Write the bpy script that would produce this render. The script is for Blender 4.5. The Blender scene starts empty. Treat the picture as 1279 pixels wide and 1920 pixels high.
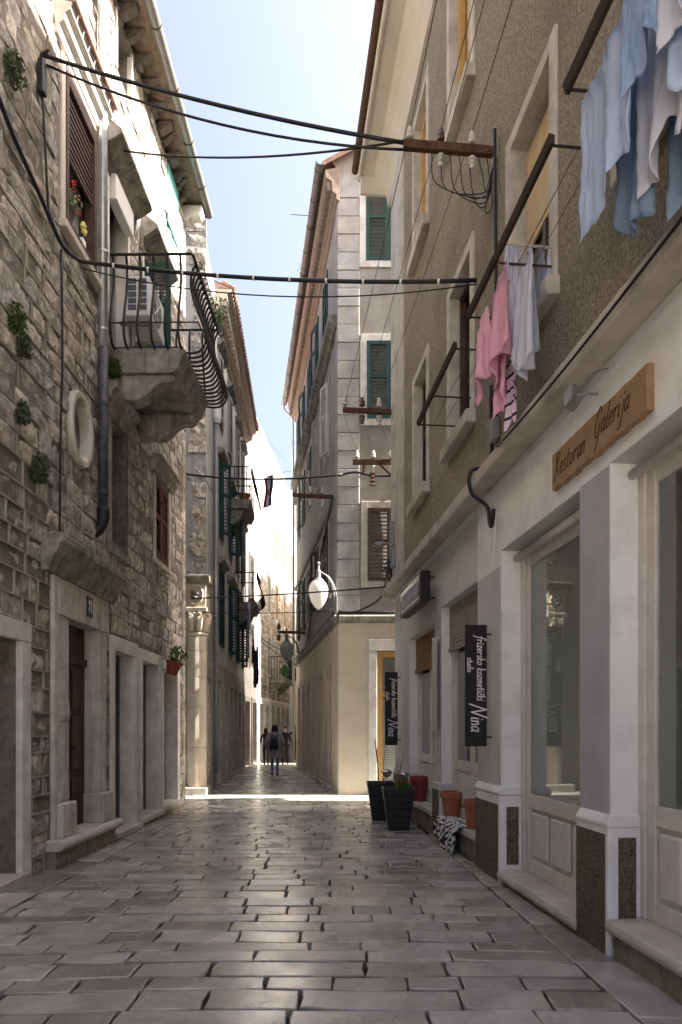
import bpy, bmesh, math, random
from mathutils import Vector, noise

SC = bpy.context.scene
COL = SC.collection
RND = random.Random(11)
PI = math.pi

# ------------------------------------------------------------------ camera
cam_d = bpy.data.cameras.new('camera')
cam = bpy.data.objects.new('camera', cam_d)
COL.objects.link(cam)
cam.location = (0, 0, 1.6)
cam.rotation_euler = (PI / 2, 0, 0)
cam_d.sensor_fit = 'HORIZONTAL'
cam_d.sensor_width = 24
cam_d.lens = 24.4
cam_d.shift_y = 0.3167
cam_d.clip_end = 600
SC.camera = cam

# ------------------------------------------------------------------ sky, sun, exposure
SUN_EL = math.radians(41.8)
SUN_AZ = math.radians(1.0)        # sun stands to the right, a touch behind the camera
world = bpy.data.worlds.new('World')
SC.world = world
world.use_nodes = True
wn = world.node_tree
wn.nodes.clear()
sky = wn.nodes.new('ShaderNodeTexSky')
sky.sky_type = 'NISHITA'
sky.sun_disc = False
sky.sun_elevation = SUN_EL
sky.sun_rotation = math.radians(90) + SUN_AZ
sky.air_density = 0.65
sky.dust_density = 10.0
sky.ozone_density = 1.0
bg = wn.nodes.new('ShaderNodeBackground')
bg.inputs['Strength'].default_value = 0.088
wo = wn.nodes.new('ShaderNodeOutputWorld')
wn.links.new(sky.outputs[0], bg.inputs[0])
wn.links.new(bg.outputs[0], wo.inputs[0])
sun_d = bpy.data.lights.new('sun', 'SUN')
sun_d.energy = 4.6
sun_d.angle = math.radians(0.5)
sun_d.color = (1.0, 0.95, 0.87)
sun = bpy.data.objects.new('sun', sun_d)
COL.objects.link(sun)
tosun = Vector((math.cos(SUN_EL) * math.cos(SUN_AZ), -math.cos(SUN_EL) * math.sin(SUN_AZ), math.sin(SUN_EL)))
sun.rotation_euler = tosun.to_track_quat('Z', 'Y').to_euler()
sun.location = (30, 0, 40)
SC.cycles.max_bounces = 12
SC.cycles.diffuse_bounces = 8
SC.view_settings.view_transform = 'Standard'
SC.view_settings.look = 'None'
SC.view_settings.gamma = 1
SC.view_settings.use_curve_mapping = False
SC.view_settings.exposure = 2.88

# ------------------------------------------------------------------ materials
MATS = {}
def mat(name, c1, c2=None, scale=6.0, rough=0.85, bump=0.15, bscale=60.0, stain=None, sscale=0.9, samt=0.5,
        rand=0.0, metal=0.0, streak=False, spec=0.3, dist=0.01, detail=6.0, lo=.33, hi=.68, voro=0.0, coat=0.0, rvar=0.0, trans=0.0):
    if name in MATS:
        return MATS[name]
    m = bpy.data.materials.new(name)
    m.use_nodes = True
    nt = m.node_tree
    N, L = nt.nodes, nt.links
    b = N['Principled BSDF']
    b.inputs['Roughness'].default_value = rough
    b.inputs['Metallic'].default_value = metal
    b.inputs['Specular IOR Level'].default_value = spec
    b.inputs['Coat Weight'].default_value = coat
    geo = N.new('ShaderNodeNewGeometry')
    pos = geo.outputs['Position']
    c2 = c2 or tuple(min(1, v * 1.25) for v in c1)
    n1 = N.new('ShaderNodeTexNoise')
    n1.inputs['Scale'].default_value = scale
    n1.inputs['Detail'].default_value = detail
    n1.inputs['Roughness'].default_value = 0.62
    L.new(pos, n1.inputs['Vector'])
    r1 = N.new('ShaderNodeValToRGB')
    r1.color_ramp.elements[0].position = lo
    r1.color_ramp.elements[1].position = hi
    r1.color_ramp.elements[0].color = (*c1, 1)
    r1.color_ramp.elements[1].color = (*c2, 1)
    L.new(n1.outputs['Fac'], r1.inputs['Fac'])
    out = r1.outputs['Color']
    if stain:
        n2 = N.new('ShaderNodeTexNoise')
        n2.inputs['Scale'].default_value = sscale
        n2.inputs['Detail'].default_value = 7
        n2.inputs['Roughness'].default_value = 0.66
        src = pos
        if streak:
            mp = N.new('ShaderNodeMapping')
            mp.inputs['Scale'].default_value = (3.5, 3.5, 0.22)
            L.new(pos, mp.inputs['Vector'])
            src = mp.outputs['Vector']
        L.new(src, n2.inputs['Vector'])
        r2 = N.new('ShaderNodeValToRGB')
        r2.color_ramp.elements[0].position = 0.48
        r2.color_ramp.elements[1].position = 0.72
        r2.color_ramp.elements[0].color = (0, 0, 0, 1)
        r2.color_ramp.elements[1].color = (samt, samt, samt, 1)
        L.new(n2.outputs['Fac'], r2.inputs['Fac'])
        mx = N.new('ShaderNodeMix')
        mx.data_type = 'RGBA'
        L.new(r2.outputs['Color'], mx.inputs['Factor'])
        L.new(out, mx.inputs['A'])
        mx.inputs['B'].default_value = (*stain, 1)
        out = mx.outputs['Result']
    if rand:
        oi = N.new('ShaderNodeObjectInfo')
        ad = N.new('ShaderNodeMath'); ad.operation = 'ADD'
        L.new(oi.outputs['Random'], ad.inputs[0])
        L.new(geo.outputs['Random Per Island'], ad.inputs[1])
        fr = N.new('ShaderNodeMath'); fr.operation = 'FRACT'
        L.new(ad.outputs[0], fr.inputs[0])
        mr = N.new('ShaderNodeMapRange')
        mr.inputs['To Min'].default_value = 1 - rand
        mr.inputs['To Max'].default_value = 1 + rand * 0.8
        L.new(fr.outputs[0], mr.inputs['Value'])
        hs = N.new('ShaderNodeHueSaturation')
        L.new(mr.outputs[0], hs.inputs['Value'])
        ms = N.new('ShaderNodeMapRange')
        ms.inputs['To Min'].default_value = 1.35
        ms.inputs['To Max'].default_value = 0.65
        L.new(oi.outputs['Random'], ms.inputs['Value'])
        L.new(ms.outputs[0], hs.inputs['Saturation'])
        L.new(out, hs.inputs['Color'])
        out = hs.outputs['Color']
    L.new(out, b.inputs['Base Color'])
    if rvar:
        mr2 = N.new('ShaderNodeMapRange')
        mr2.inputs['From Min'].default_value = 0.3
        mr2.inputs['From Max'].default_value = 0.7
        mr2.inputs['To Min'].default_value = max(0.05, rough - rvar)
        mr2.inputs['To Max'].default_value = rough + rvar
        n4 = N.new('ShaderNodeTexNoise')
        n4.inputs['Scale'].default_value = scale * 0.6
        n4.inputs['Detail'].default_value = 5
        L.new(pos, n4.inputs['Vector'])
        L.new(n4.outputs['Fac'], mr2.inputs['Value'])
        L.new(mr2.outputs[0], b.inputs['Roughness'])
    if bump:
        if voro:
            n3 = N.new('ShaderNodeTexVoronoi')
            n3.inputs['Scale'].default_value = bscale
            h = n3.outputs['Distance']
        else:
            n3 = N.new('ShaderNodeTexNoise')
            n3.inputs['Scale'].default_value = bscale
            n3.inputs['Detail'].default_value = 6
            n3.inputs['Roughness'].default_value = 0.65
            h = n3.outputs['Fac']
        L.new(pos, n3.inputs['Vector'])
        bp = N.new('ShaderNodeBump')
        bp.inputs['Strength'].default_value = bump
        bp.inputs['Distance'].default_value = dist
        L.new(h, bp.inputs['Height'])
        L.new(bp.outputs[0], b.inputs['Normal'])
    if trans:
        # thin cloth lets some light through
        tr = N.new('ShaderNodeBsdfTranslucent')
        L.new(out, tr.inputs['Color'])
        ms2 = N.new('ShaderNodeMixShader')
        ms2.inputs[0].default_value = trans
        L.new(b.outputs[0], ms2.inputs[1])
        L.new(tr.outputs[0], ms2.inputs[2])
        L.new(ms2.outputs[0], N['Material Output'].inputs['Surface'])
    MATS[name] = m
    return m

def glass(name, tint=(0.88, 0.91, 0.90), refl=1.0):
    if name in MATS:
        return MATS[name]
    m = bpy.data.materials.new(name)
    m.use_nodes = True
    nt = m.node_tree
    N, L = nt.nodes, nt.links
    N.remove(N['Principled BSDF'])
    t = N.new('ShaderNodeBsdfTransparent')
    t.inputs[0].default_value = (*tint, 1)
    g = N.new('ShaderNodeBsdfGlossy')
    g.inputs['Roughness'].default_value = 0.02
    lwt = N.new('ShaderNodeLayerWeight')
    lwt.inputs['Blend'].default_value = 0.5
    pw = N.new('ShaderNodeMath'); pw.operation = 'POWER'; pw.inputs[1].default_value = 4.0
    fz = N.new('ShaderNodeMath'); fz.operation = 'MULTIPLY_ADD'; fz.inputs[1].default_value = 0.85; fz.inputs[2].default_value = 0.06
    L.new(lwt.outputs['Facing'], pw.inputs[0]); L.new(pw.outputs[0], fz.inputs[0])
    mx = N.new('ShaderNodeMixShader')
    L.new(fz.outputs[0], mx.inputs[0])
    L.new(t.outputs[0], mx.inputs[1])
    L.new(g.outputs[0], mx.inputs[2])
    L.new(mx.outputs[0], N['Material Output'].inputs['Surface'])
    MATS[name] = m
    return m

STONE = mat('limestone_blocks', (.24, .21, .172), (.62, .565, .49), 11, .9, 1.0, 30, stain=(.09, .068, .05), sscale=.6, samt=.85, rand=.25, dist=.028, lo=.36, hi=.66)
MORTAR = mat('lime_mortar', (.13, .11, .088), (.24, .21, .175), 10, .95, .4, 50, stain=(.06, .048, .036), sscale=.6, samt=.8)
POINTING = mat('pale_pointing', (.25, .225, .19), (.37, .34, .295), 10, .95, .4, 50, stain=(.14, .115, .09), sscale=.8, samt=.6)
DRESS = mat('dressed_stone', (.40, .365, .31), (.60, .56, .49), 5, .8, .35, 45, stain=(.17, .13, .09), sscale=1.3, samt=.55, streak=True)
DRESSW = mat('pale_dressed_stone', (.52, .49, .44), (.68, .65, .60), 4, .75, .25, 50, stain=(.22, .19, .16), sscale=2.2, samt=.5)
WEATHER = mat('weathered_stone', (.15, .137, .118), (.33, .305, .262), 6, .92, .7, 30, stain=(.035, .031, .027), sscale=1.6, samt=.85, streak=True)
PAVE = mat('polished_paving', (.275, .254, .222), (.415, .387, .343), 3.2, .27, .3, 16, stain=(.20, .185, .165), sscale=6, samt=.55, rand=.38, spec=.6, rvar=.1, dist=.006)
DIRT = mat('joint_dirt', (.035, .03, .026), (.08, .07, .06), 20, .95, .5, 60)
WHITE = mat('white_plaster', (.74, .735, .725), (.82, .815, .805), 1.6, .85, .12, 55, stain=(.50, .475, .44), sscale=2.6, samt=.55)
GREYP = mat('grey_plaster', (.52, .515, .51), (.62, .615, .61), 1.4, .85, .12, 55, stain=(.32, .31, .30), sscale=1.0, samt=.4)
PEBBLE = mat('pebble_dash', (.225, .188, .138), (.49, .42, .32), 44, .95, 1.0, 46, stain=(.17, .138, .10), sscale=.8, samt=.7, dist=.05, detail=3, lo=.40, hi=.62)
PLINTHB = mat('brown_pebble_plinth', (.10, .078, .055), (.235, .19, .14), 48, .95, 1.0, 56, stain=(.09, .07, .055), sscale=1.5, samt=.5, dist=.03, detail=3, lo=.40, hi=.62)
CONC = mat('old_render_band', (.40, .365, .31), (.55, .51, .45), 3.5, .88, .3, 40, stain=(.17, .145, .12), sscale=2.0, samt=.65)
CREAMR = mat('cream_render', (.48, .44, .375), (.56, .52, .45), 1.2, .85, .1, 50, stain=(.42, .34, .24), sscale=1.0, samt=.45)
CREAMW = mat('cream_shop_wall', (.66, .585, .455), (.73, .655, .52), .9, .8, .1, 40, stain=(.50, .41, .29), sscale=1.8, samt=.6)
GREYW = mat('grey_weathered_render', (.25, .235, .21), (.38, .36, .325), 2.0, .88, .35, 22, stain=(.22, .185, .15), sscale=.8, samt=.7)
QUOIN = mat('grey_quoin_render', (.29, .282, .266), (.42, .41, .39), 3.0, .85, .45, 14, stain=(.25, .21, .165), sscale=.8, samt=.6, rand=.07, dist=.02)
TERRA = mat('roof_tile', (.22, .13, .10), (.34, .215, .165), 9, .9, .3, 40, stain=(.15, .09, .07), sscale=3, samt=.5)
POT = mat('terracotta_pot', (.30, .105, .055), (.38, .15, .08), 5, .85, .1, 60, stain=(.2, .08, .05), sscale=4, samt=.4)
REDPOT = mat('dark_red_pot', (.18, .035, .025), (.24, .05, .035), 5, .7, .05, 60)
GREEN = mat('green_paint', (.008, .042, .028), (.015, .062, .04), 6, .6, .1, 60, stain=(.015, .04, .03), sscale=3, samt=.6)
TEAL = mat('dark_teal_paint', (.012, .045, .045), (.02, .065, .062), 6, .6, .1, 60)
PALEGREEN = mat('pale_green_paint', (.06, .23, .20), (.09, .30, .27), 6, .6, .1, 60)
BROWN = mat('brown_paint', (.05, .028, .022), (.085, .048, .036), 6, .6, .1, 60, stain=(.03, .02, .016), sscale=4, samt=.5)
REDBROWN = mat('red_brown_paint', (.085, .028, .02), (.13, .048, .035), 6, .55, .1, 60)
DARKWOOD = mat('dark_door_wood', (.035, .014, .010), (.06, .026, .018), 12, .5, .2, 60)
OCHRE = mat('ochre_wood', (.42, .24, .075), (.52, .31, .11), 8, .55, .08, 60)
WOODSIGN = mat('sign_wood', (.27, .165, .09), (.36, .23, .135), 7, .55, .15, 60, stain=(.2, .09, .035), sscale=5, samt=.5)
ENGRAVE = mat('burnt_letters', (.055, .028, .015), (.085, .045, .025), 20, .8, 0)
FRAMEW = mat('cream_paint_wood', (.58, .545, .49), (.66, .625, .57), 4, .55, .08, 60, stain=(.35, .31, .26), sscale=6, samt=.35)
GREYPAINT = mat('grey_paint_wood', (.33, .325, .315), (.40, .395, .385), 4, .55, .06, 60)
BLINDT = mat('tan_roller_blind', (.46, .34, .19), (.54, .41, .25), 8, .6, .05, 60)
BLINDB = mat('bamboo_blind', (.17, .095, .05), (.27, .16, .085), 14, .7, .2, 60)
BLINDG = mat('grey_roller_blind', (.27, .23, .19), (.35, .31, .26), 8, .65, .1, 60)
DARK = mat('dark_interior', (.02, .018, .016), (.035, .03, .027), 3, .9, 0)
ROOMW = mat('room_wall', (.66, .64, .60), (.72, .70, .66), 2, .9, 0)
CURTAIN = mat('white_curtain', (.62, .62, .60), (.70, .70, .68), 5, .85, .05, 40)
IRON = mat('wrought_iron', (.012, .012, .013), (.028, .027, .027), 14, .55, .2, 90, metal=.4, spec=.4)
RUST = mat('rusty_iron', (.055, .028, .018), (.125, .065, .038), 16, .85, .3, 70, metal=.2)
ZINC = mat('galvanised_zinc', (.42, .44, .46), (.56, .58, .60), 5, .42, .05, 40, metal=.75)
GUTTERG = mat('grey_gutter', (.17, .168, .16), (.24, .236, .226), 5, .5, .05, 40, metal=.35)
GUTTERT = mat('taupe_gutter', (.13, .124, .12), (.19, .18, .175), 5, .6, .05, 40, metal=0)
CASTIRON = mat('black_downpipe', (.03, .032, .036), (.06, .062, .068), 5, .55, .1, 40, stain=(.25, .25, .25), sscale=9, samt=.35)
CABLE = mat('black_cable', (.010, .010, .012), (.02, .02, .022), 12, .5, 0)
GREYCABLE = mat('grey_cable', (.11, .105, .10), (.16, .15, .145), 12, .6, 0)
CERAMIC = mat('white_ceramic', (.44, .42, .38), (.56, .54, .50), 8, .25, 0, spec=.6)
CERAMICB = mat('brown_ceramic', (.07, .04, .03), (.12, .07, .05), 8, .25, 0, spec=.6)
OPAL = mat('opal_glass', (.83, .81, .75), (.86, .84, .79), 3, .18, 0, spec=.5, trans=.35)
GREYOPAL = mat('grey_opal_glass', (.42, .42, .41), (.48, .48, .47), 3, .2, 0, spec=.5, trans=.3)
BLACKS = mat('black_sign_board', (.012, .011, .011), (.018, .016, .016), 10, .45, 0)
WHITES = mat('white_lettering', (.78, .77, .74), (.82, .81, .78), 10, .6, 0)
GREYS = mat('grey_lettering', (.30, .30, .30), (.42, .42, .42), 10, .5, 0)
ACWHITE = mat('air_conditioner_shell', (.60, .60, .57), (.68, .68, .65), 4, .45, 0)
GREYMETAL = mat('grey_painted_metal', (.20, .205, .205), (.27, .275, .275), 6, .5, .05, 40, metal=.3)
PLANTER = mat('black_woven_planter', (.010, .010, .012), (.03, .03, .032), 30, .45, .3, 90)
SILVER = mat('silver_lamp_metal', (.5, .5, .5), (.6, .6, .6), 8, .25, 0, metal=.9)
SOIL = mat('soil', (.03, .022, .016), (.06, .045, .035), 25, .95, .6, 50)
LEAF = mat('leaf_green', (.035, .075, .018), (.075, .14, .035), 14, .6, 0, rand=.35)
LEAFD = mat('dark_moss', (.028, .045, .016), (.06, .08, .03), 14, .8, 0, rand=.35)
REDFL = mat('red_petals', (.42, .015, .03), (.55, .03, .06), 14, .6, 0)
YELFL = mat('yellow_petals', (.65, .52, .12), (.7, .6, .2), 14, .6, 0)
TWIG = mat('twig', (.12, .08, .055), (.18, .12, .085), 14, .8, 0)
SLATEBASE = mat('rough_base_stone', (.22, .185, .14), (.40, .35, .28), 7, .9, .8, 26, stain=(.09, .075, .055), sscale=1.5, samt=.7, dist=.03)
MARBLE = mat('worn_step_stone', (.42, .38, .33), (.56, .52, .47), 5, .5, .15, 45, stain=(.22, .18, .14), sscale=2, samt=.5)
LILAC = mat('grey_lilac_paint', (.40, .40, .425), (.46, .46, .485), 1.5, .85, .1, 50, stain=(.31, .305, .315), sscale=2.6, samt=.6)
COLUMN = mat('column_stone', (.55, .47, .355), (.66, .585, .465), 3.5, .8, .2, 40, stain=(.30, .20, .11), sscale=1.2, samt=.6)
GREYBOARD = mat('streaked_grey_render', (.33, .325, .315), (.42, .415, .40), 2, .85, .15, 40, stain=(.16, .15, .14), sscale=1.6, samt=.75, streak=True)
OFFWHITE = mat('sunny_white_render', (.74, .715, .675), (.82, .795, .755), 1.4, .88, .15, 30, stain=(.5, .45, .39), sscale=1.0, samt=.45)
BRICKB = mat('brown_brick_cornice', (.19, .15, .115), (.29, .24, .19), 14, .9, .6, 50, stain=(.16, .12, .09), sscale=2, samt=.6)
PLATE = mat('number_plate', (.018, .02, .035), (.025, .028, .045), 10, .4, 0)
CLOTH_B = mat('light_blue_cloth', (.46, .56, .76), (.52, .62, .80), 4, .9, .25, 150, trans=.25)
CLOTH_B2 = mat('mid_blue_cloth', (.30, .42, .66), (.36, .48, .72), 4, .95, .5, 190, trans=.2)
CLOTH_D = mat('dusty_blue_cloth', (.20, .29, .41), (.26, .35, .47), 4, .9, .25, 150, trans=.25)
CLOTH_W = mat('white_cloth', (.62, .64, .72), (.70, .72, .79), 4, .9, .2, 150, trans=.3)
CLOTH_L = mat('lilac_cloth', (.47, .42, .52), (.54, .49, .58), 4, .9, .2, 150, trans=.3)
CLOTH_G = mat('grey_cloth', (.27, .29, .36), (.33, .35, .42), 4, .9, .2, 150, trans=.2)
CLOTH_P = mat('pink_cloth', (.80, .42, .55), (.85, .50, .62), 4, .9, .2, 150, trans=.25)
CLOTH_K = mat('dark_blue_cloth', (.02, .03, .075), (.03, .045, .1), 4, .9, .2, 150)
CLOTH_R = mat('red_cloth', (.34, .02, .03), (.42, .03, .045), 4, .9, .2, 150, trans=.2)
SKIN = mat('skin', (.45, .28, .21), (.50, .32, .24), 5, .6, 0)
HAIR = mat('dark_hair', (.010, .008, .007), (.02, .016, .013), 40, .55, .3, 120)
COAT = mat('grey_beige_coat', (.30, .27, .255), (.36, .325, .305), 6, .9, .2, 120)
JEANS = mat('blue_jeans', (.16, .25, .36), (.22, .32, .44), 8, .9, .2, 120)
BLACKC = mat('black_clothes', (.012, .011, .012), (.022, .02, .021), 8, .85, .2, 100)
BROWNC = mat('brown_clothes', (.055, .04, .035), (.08, .06, .05), 8, .85, .2, 100)
NAVY = mat('navy_backpack', (.010, .014, .03), (.018, .022, .042), 8, .6, .2, 100)
REDC = mat('maroon_clothes', (.15, .03, .035), (.19, .045, .05), 8, .85, .2, 100)
BOOT = mat('black_boots', (.010, .009, .009), (.016, .015, .015), 8, .4, 0)
GLASS = glass('window_glass')
DARKFRAME = mat('dark_grey_frame', (.05, .052, .055), (.08, .082, .085), 5, .5, 0)

def stripes(name, ca, cb, scale, direction, distort=0.0, noise_scale=2.0, thresh=.5):
    m = bpy.data.materials.new(name)
    m.use_nodes = True
    nt = m.node_tree
    N, L = nt.nodes, nt.links
    b = N['Principled BSDF']
    b.inputs['Roughness'].default_value = .9
    g = N.new('ShaderNodeNewGeometry')
    w = N.new('ShaderNodeTexWave')
    w.bands_direction = direction
    w.inputs['Scale'].default_value = scale
    w.inputs['Distortion'].default_value = distort
    w.inputs['Detail'].default_value = 1
    w.inputs['Detail Scale'].default_value = noise_scale
    L.new(g.outputs['Position'], w.inputs['Vector'])
    r = N.new('ShaderNodeValToRGB')
    r.color_ramp.interpolation = 'CONSTANT'
    r.color_ramp.elements[0].color = (*ca, 1)
    r.color_ramp.elements[1].position = thresh
    r.color_ramp.elements[1].color = (*cb, 1)
    L.new(w.outputs['Fac'], r.inputs['Fac'])
    L.new(r.outputs['Color'], b.inputs['Base Color'])
    return m
ZEBRA = stripes('zebra_cloth', (.012, .012, .012), (.75, .74, .72), 5.5, 'DIAGONAL', 9.0, .9)
STRIPEW = stripes('striped_white_cloth', (.02, .02, .03), (.66, .52, .66), 2.6, 'Z', .3, 1.0, .12)
CHECKB = stripes('striped_blue_cloth', (.25, .27, .3), (.05, .08, .13), 4.0, 'Z', .2, 1.0, .5)

# ------------------------------------------------------------------ frames: a wall as (s along, o outward, z up)
class Frame:
    def __init__(self, p, d, n):
        self.p = Vector(p); self.d = Vector(d); self.n = Vector(n).normalized()
    def w(self, s, o, z):
        return self.p + self.d * s + self.n * o + Vector((0, 0, z))
def side(x0, y0, k, sgn):
    """wall running into the depth: X = x0 + k (Y - y0); s equals the depth Y; sgn +1 faces right, -1 faces left"""
    return Frame((x0 - k * y0, 0, 0), (k, 1, 0), (sgn, -sgn * k, 0))
LF = side(-3.45, 0, .01538, 1)        # stone house on the left
RF = side(2.37, 0, -.09615, -1)       # rendered house with shops on the right
CF = side(-.06, 16.6, -.15, -1)       # corner house, side facing the lane
CFF = Frame((-.06, 16.6, 0), (1, 0, 0), (0, -1, 0))     # corner house, front facing the camera
L2F = side(-3.3, 17.0, -.05, 1)       # houses on the left beyond the alley
L2FF = Frame((-3.3, 17.0, 0), (-1, 0, 0), (0, -1, 0))
L4F = side(-4.0, 27.5, .08, 1)        # sunlit house where the lane bends
WF = Frame((0, 0, 0), (1, 0, 0), (0, 1, 0))             # plain world axes: s = X, o = Y

# ------------------------------------------------------------------ object helpers
LOC = {}
def link(o, parent, loc):
    COL.objects.link(o)
    LOC[o.name] = Vector(loc)
    if parent:
        o.parent = parent
        o.location = Vector(loc) - LOC[parent.name]
    else:
        o.location = loc
    return o
def tag(o, label=None, cat=None, group=None, kind=None):
    if label: o['label'] = label
    if cat: o['category'] = cat
    if group: o['group'] = group
    if kind: o['kind'] = kind
    return o
def thing(name, label, cat, loc, group=None):
    o = bpy.data.objects.new(name, None)
    o.empty_display_size = .2
    link(o, None, loc)
    return tag(o, label, cat, group)

class MB:
    def __init__(self):
        self.v = []; self.f = []; self.mi = []; self.cur = 0
    def add(self, vs, fs):
        b = len(self.v)
        self.v += [tuple(p) for p in vs]
        for f in fs:
            self.f.append([i + b for i in f]); self.mi.append(self.cur)
    def quad(self, a, b, c, d): self.add([a, b, c, d], [(0, 1, 2, 3)])
    def box(self, fr, s0, s1, o0, o1, z0, z1):
        P = [fr.w(s, o, z) for z in (z0, z1) for (s, o) in ((s0, o0), (s1, o0), (s1, o1), (s0, o1))]
        self.add(P, [(0, 3, 2, 1), (4, 5, 6, 7), (0, 1, 5, 4), (1, 2, 6, 5), (2, 3, 7, 6), (3, 0, 4, 7)])
        return self
    def loft(self, rings, caps=True):
        n = len(rings[0]); V = [p for r in rings for p in r]; F = []
        for i in range(len(rings) - 1):
            for j in range(n):
                k = (j + 1) % n
                F.append((i * n + j, i * n + k, (i + 1) * n + k, (i + 1) * n + j))
        if caps:
            F.append(tuple(range(n))[::-1]); F.append(tuple(range((len(rings) - 1) * n, len(rings) * n)))
        self.add(V, F)
        return self
    def prof_s(self, fr, oz, s0, s1):       # profile in (o, z) swept along s
        return self.loft([[fr.w(s0, o, z) for o, z in oz], [fr.w(s1, o, z) for o, z in oz]])
    def prof_o(self, fr, sz, o0, o1):       # outline in (s, z) given thickness
        return self.loft([[fr.w(s, o0, z) for s, z in sz], [fr.w(s, o1, z) for s, z in sz]])
    def tube(self, pts, r, n=6, caps=True):
        pts = [Vector(p) for p in pts]
        rr = r if isinstance(r, (list, tuple)) else [r] * len(pts)
        rings = []; prev = None
        for i, p in enumerate(pts):
            t = (pts[min(i + 1, len(pts) - 1)] - pts[max(i - 1, 0)])
            if t.length < 1e-9: t = Vector((0, 0, 1))
            t.normalize()
            a = prev if prev is not None else (Vector((0, 0, 1)) if abs(t.z) < .9 else Vector((1, 0, 0)))
            u = a - t * a.dot(t)
            if u.length < 1e-4: u = t.orthogonal()
            u.normalize(); prev = u
            v = t.cross(u)
            rings.append([p + (u * math.cos(2 * PI * j / n) + v * math.sin(2 * PI * j / n)) * rr[i] for j in range(n)])
        return self.loft(rings, caps)
    def lathe(self, c, prof, n=16, caps=True, sx=1, sy=1):
        c = Vector(c)
        return self.loft([[c + Vector((r * sx * math.cos(2 * PI * j / n), r * sy * math.sin(2 * PI * j / n), z)) for j in range(n)] for r, z in prof], caps)
    def ball(self, c, r, n=10, m=6, sz=1):
        return self.lathe(c, [(max(r * math.sin(PI * i / m), .0005), -r * sz * math.cos(PI * i / m)) for i in range(m + 1)], n)
    def build(self, name, mats, parent=None, kind=None, smooth=False, bev=0, seg=1, label=None, cat=None, group=None, fix=True, solid=0):
        me = bpy.data.meshes.new(name)
        if parent:
            org = LOC[parent.name]
        else:
            xs = [p[0] for p in self.v]; ys = [p[1] for p in self.v]; zs = [p[2] for p in self.v]
            org = Vector(((min(xs) + max(xs)) / 2, (min(ys) + max(ys)) / 2, min(zs)))
        me.from_pydata([(p[0] - org[0], p[1] - org[1], p[2] - org[2]) for p in self.v], [], self.f)
        for m in (mats if isinstance(mats, (list, tuple)) else [mats]):
            me.materials.append(m)
        if any(self.mi): me.polygons.foreach_set('material_index', self.mi)
        if fix:
            bm = bmesh.new(); bm.from_mesh(me)
            bmesh.ops.recalc_face_normals(bm, faces=bm.faces)
            bm.to_mesh(me); bm.free()
        if smooth: me.polygons.foreach_set('use_smooth', [True] * len(me.polygons))
        me.update()
        o = bpy.data.objects.new(name, me)
        link(o, parent, org)
        if bev:
            md = o.modifiers.new('bevel', 'BEVEL'); md.width = bev; md.segments = seg; md.limit_method = 'ANGLE'
        if solid:
            md = o.modifiers.new('solid', 'SOLIDIFY'); md.thickness = solid; md.offset = 0
        return tag(o, label, cat, group, kind)

def bx(name, m, parent, fr, s0, s1, o0, o1, z0, z1, bev=.004, **k):
    return MB().box(fr, s0, s1, o0, o1, z0, z1).build(name, m, parent, bev=bev, **k)

def facade(mb, fr, s0, s1, z0, z1, opens, depth, o=0.0, mi_reveal=None):
    """front sheet with real openings and their reveals"""
    opens = [(q[0] - .003, q[1] + .003, q[2] - .003, q[3] + .003) + tuple(q[4:]) for q in opens]
    ss = sorted({s0, s1} | {v for q in opens for v in q[:2] if s0 < v < s1})
    zz = sorted({z0, z1} | {v for q in opens for v in q[2:4] if z0 < v < z1})
    for i in range(len(ss) - 1):
        for j in range(len(zz) - 1):
            cs, cz = (ss[i] + ss[i + 1]) / 2, (zz[j] + zz[j + 1]) / 2
            if any(q[0] < cs < q[1] and q[2] < cz < q[3] for q in opens): continue
            mb.quad(fr.w(ss[i], o, zz[j]), fr.w(ss[i + 1], o, zz[j]), fr.w(ss[i + 1], o, zz[j + 1]), fr.w(ss[i], o, zz[j + 1]))
    for q in opens:
        a, b, c, d = q[:4]; dp = q[4] if len(q) > 4 else depth
        a, b = max(a, s0), min(b, s1); c, d = max(c, z0), min(d, z1)
        if a >= b or c >= d: continue
        C0 = [(a, c), (b, c), (b, d), (a, d)]
        for k in range(4):
            p, q2 = C0[k], C0[(k + 1) % 4]
            mb.quad(fr.w(p[0], o, p[1]), fr.w(q2[0], o, q2[1]), fr.w(q2[0], o - dp, q2[1]), fr.w(p[0], o - dp, p[1]))
    return mb

def shell(mb, fr, s0, s1, z0, z1, o, D):
    """sides, back and top of the house behind its facade"""
    mb.quad(fr.w(s0, o, z0), fr.w(s0, o - D, z0), fr.w(s0, o - D, z1), fr.w(s0, o, z1))
    mb.quad(fr.w(s1, o, z0), fr.w(s1, o - D, z0), fr.w(s1, o - D, z1), fr.w(s1, o, z1))
    mb.quad(fr.w(s0, o - D, z0), fr.w(s1, o - D, z0), fr.w(s1, o - D, z1), fr.w(s0, o - D, z1))
    mb.quad(fr.w(s0, o, z1), fr.w(s1, o, z1), fr.w(s1, o - D, z1), fr.w(s0, o - D, z1))
    return mb

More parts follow.
